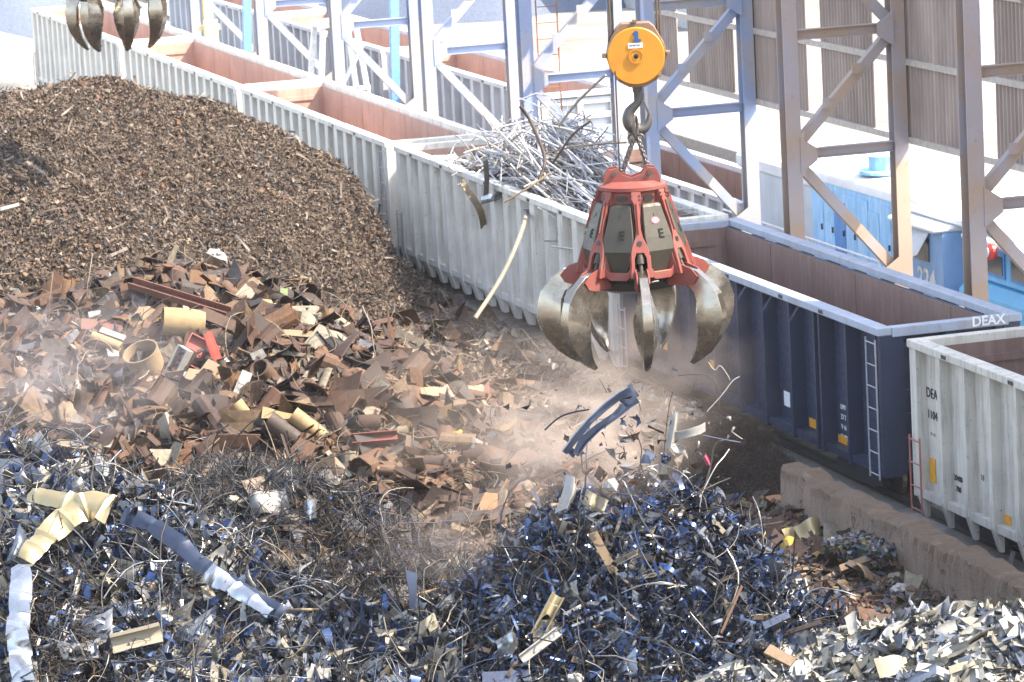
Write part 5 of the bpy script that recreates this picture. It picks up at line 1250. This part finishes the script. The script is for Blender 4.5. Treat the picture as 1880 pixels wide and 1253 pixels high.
strand('long_rod', [(925, 372, 87), (970, 345, 87), (1010, 318, 87.2)], .025, 'tan', 'short tan rod poking over the near rim of the white wagon', 'rod')
def hanging(px, py, w, h, ang, mat, lab):
    d = (on_x(px, py, XN-.2)-CAM)@CF
    s = d/F_PX; V, Fc = g_plate(w*s, h*s, px, .8, wav=.8); m = MB(); m.add(V, Fc, view_M(Vector(on_d(px, py, d)), ang, 0, 20))
    tag(recentre(m.build('hanging_strip', K[mat], None, smooth=True)), lab, 'strip')
hanging(875, 375, 84, 13, -62, 'tan', 'torn tan strip dangling over the side of the white wagon')
hanging(905, 362, 50, 16, 16, 'silver', 'bright strip hooked on the rim of the white wagon')
hanging(895, 330, 8, 60, 0, 'dark', 'thin dark strip hanging upright on the rim of the white wagon')

# ================================================================== HOOK BLOCK AND GRAB
GD = 55.0
UP, RT, TO = Vector(-CD), Vector(CR), Vector(-CF)
M_RED = paint('worn_red_grab_paint', (.17, .036, .026), (.10, .075, .06), .85, .6, streak=False, scale=2.2, chips=1.0)
M_TINE = paint('worn_tine_steel', (.27, .24, .20), (.06, .046, .032), .8, .2, .92, streak=False, scale=.6, chips=.15)
M_COVER = paint('grimy_cover_steel', (.034, .030, .022), (.06, .052, .04), .5, .5, .3, streak=False, scale=2, chips=.5)
M_HUB = plain('greasy_black_steel', (.03, .028, .026), .4, .4)
M_BLOCK = paint('orange_yellow_block', (.42, .165, .005), (.2, .09, .02), .25, .45, streak=False, scale=3, chips=.5)
M_CHEEK = paint('brown_cheek_plate', (.17, .10, .06), (.08, .05, .03), .5, .6, streak=False)
M_HOOK = paint('dark_hook_iron', (.085, .078, .07), (.04, .035, .03), .5, .5, .5, streak=False, scale=4)
M_ROPE = plain('wire_rope', (.10, .075, .055), .6, .3)
M_CHAIN = plain('chain_iron', (.10, .085, .075), .45, .6)
def vp(px, py, d=GD, dz=0.0):                                     # a point of the plane the grab hangs in
    return Vector(on_d(px, py, d))+TO*dz
Z = Vector((0, 0, 1)); XH = Vector((CR[0], CR[1], 0)).normalized(); YH = Z.cross(XH)   # upright frame facing the camera
def LM(px, py, d=GD): # local upright frame: x right, y away, z up
    o = Vector(on_d(px, py, d)); return Matrix(((XH.x, YH.x, 0, o.x), (XH.y, YH.y, 0, o.y), (XH.z, YH.z, 1, o.z), (0, 0, 0, 1)))
PXM = GD/F_PX
def hook_block():
    base = vp(1168, 240); r = empty('hook_block', base, 'round orange yellow crane hook block with a blue figure one, hanging from wire ropes', 'hook block')
    M = LM(1167, 101); s = PXM; FX = M @ Matrix.Rotation(PI/2, 4, 'X')   # lathe axis towards the camera
    m = MB(); m.lathe([(0, .20), (51*s, .20), (53*s, .185), (53*s, .15), (0, .15)], 48, FX); disc = m.build('cover_disc', M_BLOCK, r, smooth=True)
    m = MB(); m.lathe([(11*s, .201), (14*s, .201), (14*s, .225), (11*s, .225)], 28, FX, closed_prof=True); m.lathe([(4*s, .201), (11*s, .201), (10.5*s, .215), (4*s, .215)], 28, FX, closed_prof=True); m.build('hub', M_BLOCK, disc, smooth=True)
    m = MB(); m.lathe([(0, .2015), (5*s, .2015), (4*s, .23), (2.2*s, .235), (2.2*s, .21), (0, .21)], 16, FX); m.build('axle', M_HUB, disc, smooth=True)
    m = MB(); m.box((-14*s, -.212, 15*s), (13*s, -.2005, 24*s), M); pt = m.build('plate', M_TXTW, disc)
    m = MB()
    for k in range(9): m.box((-11*s+k*2.4*s, -.216, (17.5+(k % 3))*s), (-9.6*s+k*2.4*s, -.2125, 21.5*s), M)
    m.build('lettering', M_HUB, pt)
    m = MB(); m.prism([(-4, 26), (10, 26), (10, 31), (5.5, 31), (5.5, 45), (1, 47), (-4, 43), (-4, 39), (-1, 40), (-1, 31), (-4, 31)], 0, .02, 'y')
    m.v = [tuple(M @ Vector((x*s, -.201-y, z*s))) for x, y, z in m.v]; m.build('number', plain('blue_figure', (.006, .07, .20), .5), disc)
    m = MB(); poly = [(-34, -46), (-48, -24), (-55, 0), (-50, 22), (-34, 52), (-24, 60), (27, 60), (36, 52), (52, 22), (57, 0), (50, -24), (36, -46), (14, -58), (-14, -58)]
    for y0, y1 in ((.02, .14), (-.14, -.02)): m.prism([(a*s, b*s) for a, b in poly], y0, y1, 'y', M)
    m.prism([(-20*s, 57*s), (20*s, 57*s), (20*s, 61*s), (-20*s, 61*s)], -.0199, .0199, 'y', M); m.build('cheek_plate', M_CHEEK, r, bevel=.01)
    for a, b in ((-58, 2), (59, 2), (41, -38), (-36, -40), (0, 63)):
        m = MB(); m.box((a*s-.03, -.17, b*s-.025), (a*s+.03, .05, b*s+.025), M); m.box((a*s-.012, -.2, b*s-.012), (a*s+.012, .1, b*s+.012), M)
        m.build('lug', M_CHEEK, r)
    m = MB(); m.lathe([(0, -57*s), (9*s, -57*s), (9*s, -66*s), (7*s, -70*s), (7*s, -84*s), (0, -84*s)], 18, M); m.build('swivel', M_HOOK, r, smooth=True)
    # the hook: a tapering round bar bent to a C, thick at the belly
    pts = [(3, -70), (3, -82), (-4, -92), (-15, -103), (-19, -117), (-15, -130), (-3, -138), (9, -136), (17, -127), (20, -115), (19, -104)]; rad = [6.5, 6.5, 7.5, 9.5, 11.5, 12, 11.5, 9.5, 7, 4.5, 2]
    P = [Vector((a*s, 0, b*s)) for a, b in pts]; Q = []; RR = []
    for i in range(len(P)-1):
        a, b, c, e = P[max(0, i-1)], P[i], P[i+1], P[min(len(P)-1, i+2)]
        for k in range(4):
            t = k/4; Q.append(M @ (.5*((2*b)+(c-a)*t+(2*a-5*b+4*c-e)*t*t+(3*b-a-3*c+e)*t**3))); RR.append((rad[i]*(1-t)+rad[i+1]*t)*s)
    m = MB(); m.tube(Q, RR, 12); m.build('hook', M_HOOK, r, smooth=True)
    m = MB(); m.bar(M @ Vector((10*s, -.02, -86*s)), M @ Vector((20*s, -.02, -112*s)), .05, .03); m.build('latch', M_HOOK, r)
    for a, b, dy in ((-44, -50, -.05), (-40, -46, .05), (47, 46, -.05), (42, 41.5, .05)):
        m = MB(); z0 = 12; P = [M @ Vector((b*s, dy, z0*s)), M @ Vector((a*s*1.0, dy, 60*s)), M @ Vector(((a-(4 if a < 0 else -2))*s, dy, 460*s))]
        m.tube(P, .017, 8)
        rp = m.build('wire_rope', M_ROPE, r)
    return r
hook_block()
def tube_loop(m, c, ux, uz, w, h, rad, n=20):
    m.tube([c+ux*(w*math.cos(2*PI*i/n))+uz*(h*math.sin(2*PI*i/n)) for i in range(n)], rad, 7, closed=True)
ch = empty('chain_sling', vp(1168, 300), 'two leg chain sling joining the hook to the red grab', 'chain')
m = MB(); tube_loop(m, vp(1167, 235), (XH*.5+YH*.85).normalized(), Z, .055, .17, .022); m.build('master_link', M_CHAIN, ch, smooth=True)
for (a, b) in (((1163, 256), (1142, 318)), ((1172, 256), (1193, 318))):
    A, B = vp(*a), vp(*b); d = (B-A); n = 13; m = MB()
    for i in range(n):
        c = A+d*((i+.5)/n); u = d.normalized(); side = u.cross(YH).normalized() if i % 2 else YH
        tube_loop(m, c, side, u, .028, .052, .0125, 12)
    m.build('chain_leg', M_CHAIN, ch, smooth=True)
m = MB()
for q in ((1160, 253), (1175, 253)): tube_loop(m, vp(*q), XH, Z, .05, .05, .018)
m.build('ring', M_CHAIN, ch, smooth=True)
for q in ((1137, 323), (1197, 323)):
    m = MB(); c = vp(*q); m.tube([c+XH*(-.06)-Z*.12, c+XH*(-.06)+Z*.02, c+XH*(-.03)+Z*.08, c+Z*.095, c+XH*.03+Z*.08, c+XH*.06+Z*.02, c+XH*.06-Z*.12], .02, 8); m.build('shackle', M_CHAIN, ch, smooth=True)
strand('power_cable', [(1122, -60, 54.9), (1126, 60, 54.9), (1132, 190, 54.8), (1137, 300, 54.7), (1142, 338, 54.75)], .013, 'black', 'black cable hanging beside the hook block down to the grab', 'cable')

def tine_mesh(m, M, flare=1.0, wk=1.0):
    """One claw: local x outwards, z up. Back strip narrow, front plate wide, tip pointed."""
    #          back(x,z)         front(x,z)      half width back, front, ridge
    S = [((.55, .14), (.48, -.16), .055, .055), ((.82, .19), (.70, -.10), .06, .065), ((1.08, .13), (.90, -.13), .062, .075), ((1.29, -.03), (1.05, -.24), .066, .10), ((1.43, -.27), (1.11, -.42), .07, .145),
         ((1.495, -.58), (1.12, -.64), .074, .19), ((1.475, -.90), (1.13, -.90), .072, .18), ((1.38, -1.20), (1.10, -1.17), .068, .14), ((1.22, -1.46), (1.03, -1.41), .06, .085), ((1.05, -1.63), (.945, -1.58), .045, .045), ((.93, -1.72), (.88, -1.69), .02, .02)]
    V = []
    for (bx, bz), (fx, fz), wb, wf in S:
        wb *= wk; wf *= wk
        k = (fx*.45+bx*.55); kz = (fz*.45+bz*.55); wm = wb*.55+wf*.45
        for x, y, z in ((bx, -wb, bz), (bx, wb, bz), (fx+.05, wf, fz), (fx, wf*.97, fz), (fx-.02, 0, fz), (fx, -wf*.97, fz), (fx+.05, -wf, fz)):
            V.append(M @ Vector((x*(1 if z > -.2 else flare), y, z*(.74 if z < 0 else 1))))
    n = 7; Fc = []
    for i in range(len(S)-1): Fc += [(i*n+k, i*n+(k+1) % n, (i+1)*n+(k+1) % n, (i+1)*n+k) for k in range(n)]
    Fc += [tuple(range(n)), tuple((len(S)-1)*n+n-1-k for k in range(n))]
    m.add(V, Fc)
def grab(px, py, d, rot, n, label, flare=1.0, full=True, s=1.0, red=True):
    o = Vector(on_d(px, py, d)); root = empty('orange_peel_grab', o, label, 'grab')
    base = Matrix(((XH.x, YH.x, 0, o.x), (XH.y, YH.y, 0, o.y), (XH.z, YH.z, 1, o.z), (0, 0, 0, 1)))
    RA = lambda a: base @ Matrix.Rotation(R(a)-PI/2, 4, 'Z') @ Matrix.Scale(s, 4)   # angle 0 faces the camera
    mr = M_RED if red else M_TINE
    for k in range(n):
        a = rot+k*360/n; M = RA(a)
        m = MB(); tine_mesh(m, M, flare, 1.0 if full else 1.45); t = m.build('tine', M_TINE, root, smooth=22, bevel=.006)
        if full:
            m = MB()                                              # red root of the claw, two cheeks
            for y0, y1 in ((-.095, -.074), (.074, .095)):
                m.prism([(.40, .20), (.62, .22), (.84, .22), (1.02, .16), (1.12, .05), (1.05, -.06), (.94, -.09), (.80, -.09), (.62, -.10), (.44, -.08)], y0, y1, 'y', M)
            m.build('claw_root', mr, t)
            # red arm: a plate that narrows, then forks round the cylinder, on a slope down from the crown
            A0 = Vector((.49, 0, 1.30)); A1 = Vector((.88, 0, .06)); dn = (A1-A0).normalized(); nn = Vector((-dn.z, 0, dn.x))*-1
            if nn.x < 0: nn = -nn
            MA = M @ Matrix(((0, dn.x, nn.x, A0.x), (1, dn.y, nn.y, A0.y), (0, dn.z, nn.z, A0.z), (0, 0, 0, 1)))
            half = [(.07, 0), (.075, .10), (.04, .18), (.045, .30), (.034, .42), (.036, .56), (.06, .68), (.11, .80), (.135, .90), (.14, 1.08), (.155, 1.20), (.16, 1.27), (.098, 1.27), (.086, .98), (.055, .90)]
            poly = half+[(-x, y) for x, y in reversed(half)]
            m = MB(); m.prism(poly, -.03, .02, 'z', MA)
            for sx in (-1, 1): m.prism([(sx*.05, .0), (sx*.062, .0), (sx*.062, .62), (sx*.05, .62)], -.14, -.0301, 'z', MA)
            for sx in (-1, 1): m.prism([(sx*.155, .92), (sx*.135, .92), (sx*.135, 1.25), (sx*.155, 1.25)], -.20, -.0301, 'z', MA)
            m.prism([(-.008, .16), (.008, .16), (.008, .62), (-.008, .62)], .0201, .05, 'z', MA)
            ar = m.build('arm', mr, root, bevel=.008)
            m = MB(); m.lathe([(0, 0), (.04, 0), (.04, .006), (0, .006)], 18, MA @ Matrix.Translation((0, .76, .0205))); m.build('pin_hole', M_HUB, ar)
            m = MB()
            for yy in (.06, .13): 
                for sx in (-.06, .06): m.lathe([(0, 0), (.014, 0), (.014, .018), (0, .018)], 8, MA @ Matrix.Translation((sx, yy*.8, .0203)))
            m.build('bolt', M_CHAIN, ar)
            m = MB(); m.tube([MA @ Vector((0, .55, -.10)), MA @ Vector((0, 1.06, -.04))], .062, 14); m.tube([MA @ Vector((0, 1.06, -.04)), MA @ Vector((0, 1.27, -.01))], .034, 10); m.build('cylinder', M_COVER, root, smooth=True)
            M2 = RA(a+180/n)                                      # grimy cover between two arms
            m = MB(); V = []
            for x, w, z in ((.50, .145, 1.13), (.535, .165, 1.08), (.68, .235, .66), (.74, .235, .46), (.68, .13, .16), (.60, .10, .10)):
                V += [M2 @ Vector((x, -w, z)), M2 @ Vector((x, w, z)), M2 @ Vector((x-.2, w*.8, z)), M2 @ Vector((x-.2, -w*.8, z))]
            Fc = [(0, 1, 2, 3), (23, 22, 21, 20)]
            for i in range(5): Fc += [(4*i+q, 4*i+(q+1) % 4, 4*i+4+(q+1) % 4, 4*i+4+q) for q in range(4)]
            m.add(V, Fc); cv = m.build('cover', M_COVER, root, bevel=.015)
            sl = Vector((.68-.535, 0, .66-1.07)).normalized(); R3 = M2.to_3x3()
            yv = (R3 @ -sl); xv = (R3 @ Vector((0, -1, 0)))
            if xv.cross(yv).dot(R3 @ Vector((1, 0, 0))) < 0: xv = -xv
            text_on('lettering', 'E', .19, M2 @ Vector((.677, .0, .69))+xv*.05, xv, yv, plain('black_letter', (.004, .004, .004), .9), cv, .003)
            m = MB(); q0 = M2 @ Vector((.57, 0, .985)); m.bar(q0, q0-yv*.05, .016, .012); m.build('slit', M_HUB, cv)
            if k == 0:
                m = MB(); zv = xv.cross(yv); c = M2 @ Vector((.606, .0, .885)); B3 = Matrix(((xv.x, yv.x, zv.x, c.x), (xv.y, yv.y, zv.y, c.y), (xv.z, yv.z, zv.z, c.z), (0, 0, 0, 1)))
                m.lathe([(0, .004), (.07, .004), (.07, .0), (0, 0)], 24, B3 @ Matrix.Diagonal((1, .75, 1, 1))); dc = m.build('decal', K['pinkbit'], cv)
                m = MB(); m.lathe([(0, .008), (.045, .008), (.045, .0042), (0, .0042)], 24, B3 @ Matrix.Diagonal((1, .7, 1, 1))); wd = m.build('decal_centre', M_TXTW, dc)
                m = MB()
                for q in (-.02, 0, .02): m.box((q-.006, -.012, .0085), (q+.006, .012, .011), B3)
                m.build('decal_marks', plain('decal_blue', (.05, .08, .3), .5), dc)
    m = MB(); Mc = base @ Matrix.Scale(s, 4)
    if full:
        m.lathe([(0, 1.42), (.36, 1.42), (.50, 1.36), (.50, 1.31), (.45, 1.28), (.45, 1.1), (0, 1.1)], 28, Mc); m.build('crown', mr, root, smooth=True)
        for sg in (-1, 1):                                         # lugs that carry the shackles
            m = MB()
            for y0 in (-.17, .12): m.prism([(sg*.12, 1.40), (sg*.42, 1.39), (sg*.40, 1.50), (sg*.34, 1.60), (sg*.22, 1.62), (sg*.14, 1.52), (0, 1.47), (0, 1.40)], y0, y0+.05, 'y', Mc)
            lg = m.build('lug', mr, root)
            m = MB(); m.tube([Mc @ Vector((sg*.26, -.20, 1.54)), Mc @ Vector((sg*.26, .20, 1.54))], .035, 12); m.build('pin', M_CHAIN, lg, smooth=True)
        m = MB(); m.lathe([(0, 1.2), (.36, 1.2), (.46, .7), (.48, .3), (0, .3)], 24, Mc); m.build('core', M_HUB, root, smooth=True)
        m = MB()
        for k in range(n):
            M2 = RA(rot+(k+.5)*360/n); m.lathe([(0, 0), (.07, 0), (.07, .012), (0, .012)], 14, M2 @ Matrix.Translation((.452, 0, 1.2)) @ Matrix.Rotation(PI/2, 4, 'Y') @ Matrix.Diagonal((.7, 1.3, 1, 1)))
        m.build('port', M_HUB, root)
        m = MB(); m.lathe([(0, .26), (.56, .26), (.66, .20), (.66, .10), (.56, .02), (0, .02)], 28, Mc); m.build('collar', M_HUB, root, smooth=True)
        for k in range(n):
            M2 = RA(rot+(k+.5)*360/n); m = MB(); m.prism([(-.24, .30), (-.14, .16), (.14, .16), (.24, .30), (.20, .10), (.13, .04), (-.13, .04), (-.20, .10)], .70, .76, 'x', M2); m.build('tan_bracket', mr, root, bevel=.01)
    m = MB(); m.lathe([(0, .019), (.58, .019), (.62, -.05), (.60, -.14), (.45, -.2), (0, -.2)], 28, Mc)
    m.build('hub', M_HUB, root, smooth=True)
    for k in range(n):
        M2 = RA(rot+k*360/n); m = MB(); m.tube([M2 @ Vector((.58, -.16, .03)), M2 @ Vector((.58, .16, .03))], .07, 14); m.build('pivot', M_HUB, root, smooth=True)
    return root
grab(1168, 506, GD, 4, 7, 'open red orange peel grab with seven worn steel tines, hanging over the scrap')
grab(213, -24, 88.0, 18, 7, 'dark steel tines of a second grab hanging at the top left corner', .72, False, 1.15, False)
# ================================================================== DUST
def dust(px, py, d, rad, dens, label, seed, col=(.70, .58, .49)):
    t = bpy.data.materials.new('dust'); t.use_nodes = True; nt = t.node_tree; nt.nodes.clear()
    N = nt.nodes.new; L = nt.links.new
    out = N('ShaderNodeOutputMaterial'); v = N('ShaderNodeVolumePrincipled'); v.inputs['Color'].default_value = (*col, 1); v.inputs['Anisotropy'].default_value = .25
    tc = N('ShaderNodeTexCoord'); ln = N('ShaderNodeVectorMath'); ln.operation = 'LENGTH'; L(tc.outputs['Object'], ln.inputs[0])
    mr = N('ShaderNodeMapRange'); mr.interpolation_type = 'SMOOTHSTEP'; mr.inputs['From Min'].default_value = 1.0; mr.inputs['From Max'].default_value = .15; L(ln.outputs['Value'], mr.inputs['Value'])
    nz = N('ShaderNodeTexNoise'); nz.inputs['Scale'].default_value = 2.9; nz.inputs['Detail'].default_value = 5; nz.inputs['Roughness'].default_value = .6
    mp = N('ShaderNodeMapping'); mp.inputs['Location'].default_value = (seed*3.1, seed*1.7, 0); L(tc.outputs['Object'], mp.inputs[0]); L(mp.outputs[0], nz.inputs['Vector'])
    m2 = N('ShaderNodeMapRange'); m2.inputs['From Min'].default_value = .44; m2.inputs['From Max'].default_value = .68; L(nz.outputs['Fac'], m2.inputs['Value'])
    mu = N('ShaderNodeMath'); mu.operation = 'MULTIPLY'; L(mr.outputs[0], mu.inputs[0]); L(m2.outputs[0], mu.inputs[1])
    m3 = N('ShaderNodeMath'); m3.operation = 'MULTIPLY'; m3.inputs[1].default_value = dens; L(mu.outputs[0], m3.inputs[0]); L(m3.outputs[0], v.inputs['Density']); L(v.outputs[0], out.inputs['Volume'])
    m = MB(); m.lathe([(0, -1)]+[(math.cos(a), math.sin(a)) for a in np.linspace(-1.35, 1.35, 8)]+[(0, 1)], 16)
    o = m.build('dust_cloud', t); c = on_d(px, py, d); o.location = tuple(c); o.scale = rad; o.rotation_euler = (0, 0, -YAW)
    return tag(o, label, 'dust', kind='stuff')
if DUST:
    dust(1075, 810, 57.5, (2.1, 2.2, 1.35), 1.15, 'thickest dust cloud billowing up behind the blue heap under the falling scrap', 1)
    dust(1000, 740, 62, (4.2, 4.0, 1.9), .2, 'thin veil of dust over the hollow in front of the white wagon', 2)
    dust(1210, 650, 58, (1.9, 2.2, 1.5), .22, 'dust drifting before the blue wagon below the grab', 3)
    dust(120, 690, 63, (3.6, 3.2, 1.7), .2, 'pale dust drifting over the left end of the plate mound', 4, (.70, .62, .60))
    dust(850, 1000, 58, (1.9, 2.4, .9), .26, 'low dust in the hollow left of the blue heap', 5)

def air():  # even haze put in to lift blacks and pale the background
    t = bpy.data.materials.new('haze'); t.use_nodes = True; nt = t.node_tree; nt.nodes.clear()
    out = nt.nodes.new('ShaderNodeOutputMaterial'); v = nt.nodes.new('ShaderNodeVolumePrincipled')
    v.inputs['Color'].default_value = (.93, .92, .92, 1); v.inputs['Density'].default_value = HAZE; nt.links.new(v.outputs[0], out.inputs['Volume'])
    m = MB(); m.box((-410, -210, -6), (610, 910, 19)); o = m.build('haze', t)
    tag(o, 'thin pale dusty haze added over the whole scrap yard', 'haze', kind='stuff')
if HAZE: air()
# ================================================================== LIGHT
def light():
    w = bpy.data.worlds.new('World'); scene.world = w; w.use_nodes = True
    nt = w.node_tree; nt.nodes.clear()
    sky = nt.nodes.new('ShaderNodeTexSky'); sky.sky_type = 'NISHITA'; sky.sun_disc = False
    d = Vector(SUN).normalized()
    el = math.asin(d.z); az = math.atan2(d.x, d.y)
    sky.sun_elevation = el; sky.sun_rotation = az; sky.air_density = 1.0; sky.dust_density = 1.5; sky.altitude = 100
    bg = nt.nodes.new('ShaderNodeBackground'); bg.inputs[1].default_value = SKY
    out = nt.nodes.new('ShaderNodeOutputWorld'); hs = nt.nodes.new('ShaderNodeHueSaturation'); hs.inputs['Saturation'].default_value = .68; nt.links.new(sky.outputs[0], hs.inputs['Color']); nt.links.new(hs.outputs[0], bg.inputs[0]); nt.links.new(bg.outputs[0], out.inputs[0])
    l = bpy.data.lights.new('sun', 'SUN'); l.energy = SUN_E; l.angle = R(.5); l.color = (1, .88, .72)
    o = bpy.data.objects.new('sun', l); COL.objects.link(o)
    o.rotation_euler = d.to_track_quat('Z', 'Y').to_euler(); o.location = (0, 0, 60)
light()
vs = scene.view_settings
vs.view_transform = 'Standard'; vs.look = 'None'; vs.gamma = 1.0; vs.exposure = EXPO
scene.cycles.use_denoising = True
scene.cycles.max_bounces = 6; scene.cycles.diffuse_bounces = 3; scene.cycles.glossy_bounces = 3; scene.cycles.transparent_max_bounces = 8
scene.cycles.volume_bounces = 1; scene.cycles.caustics_reflective = False; scene.cycles.caustics_refractive = False
scene.cycles.sample_clamp_indirect = 6
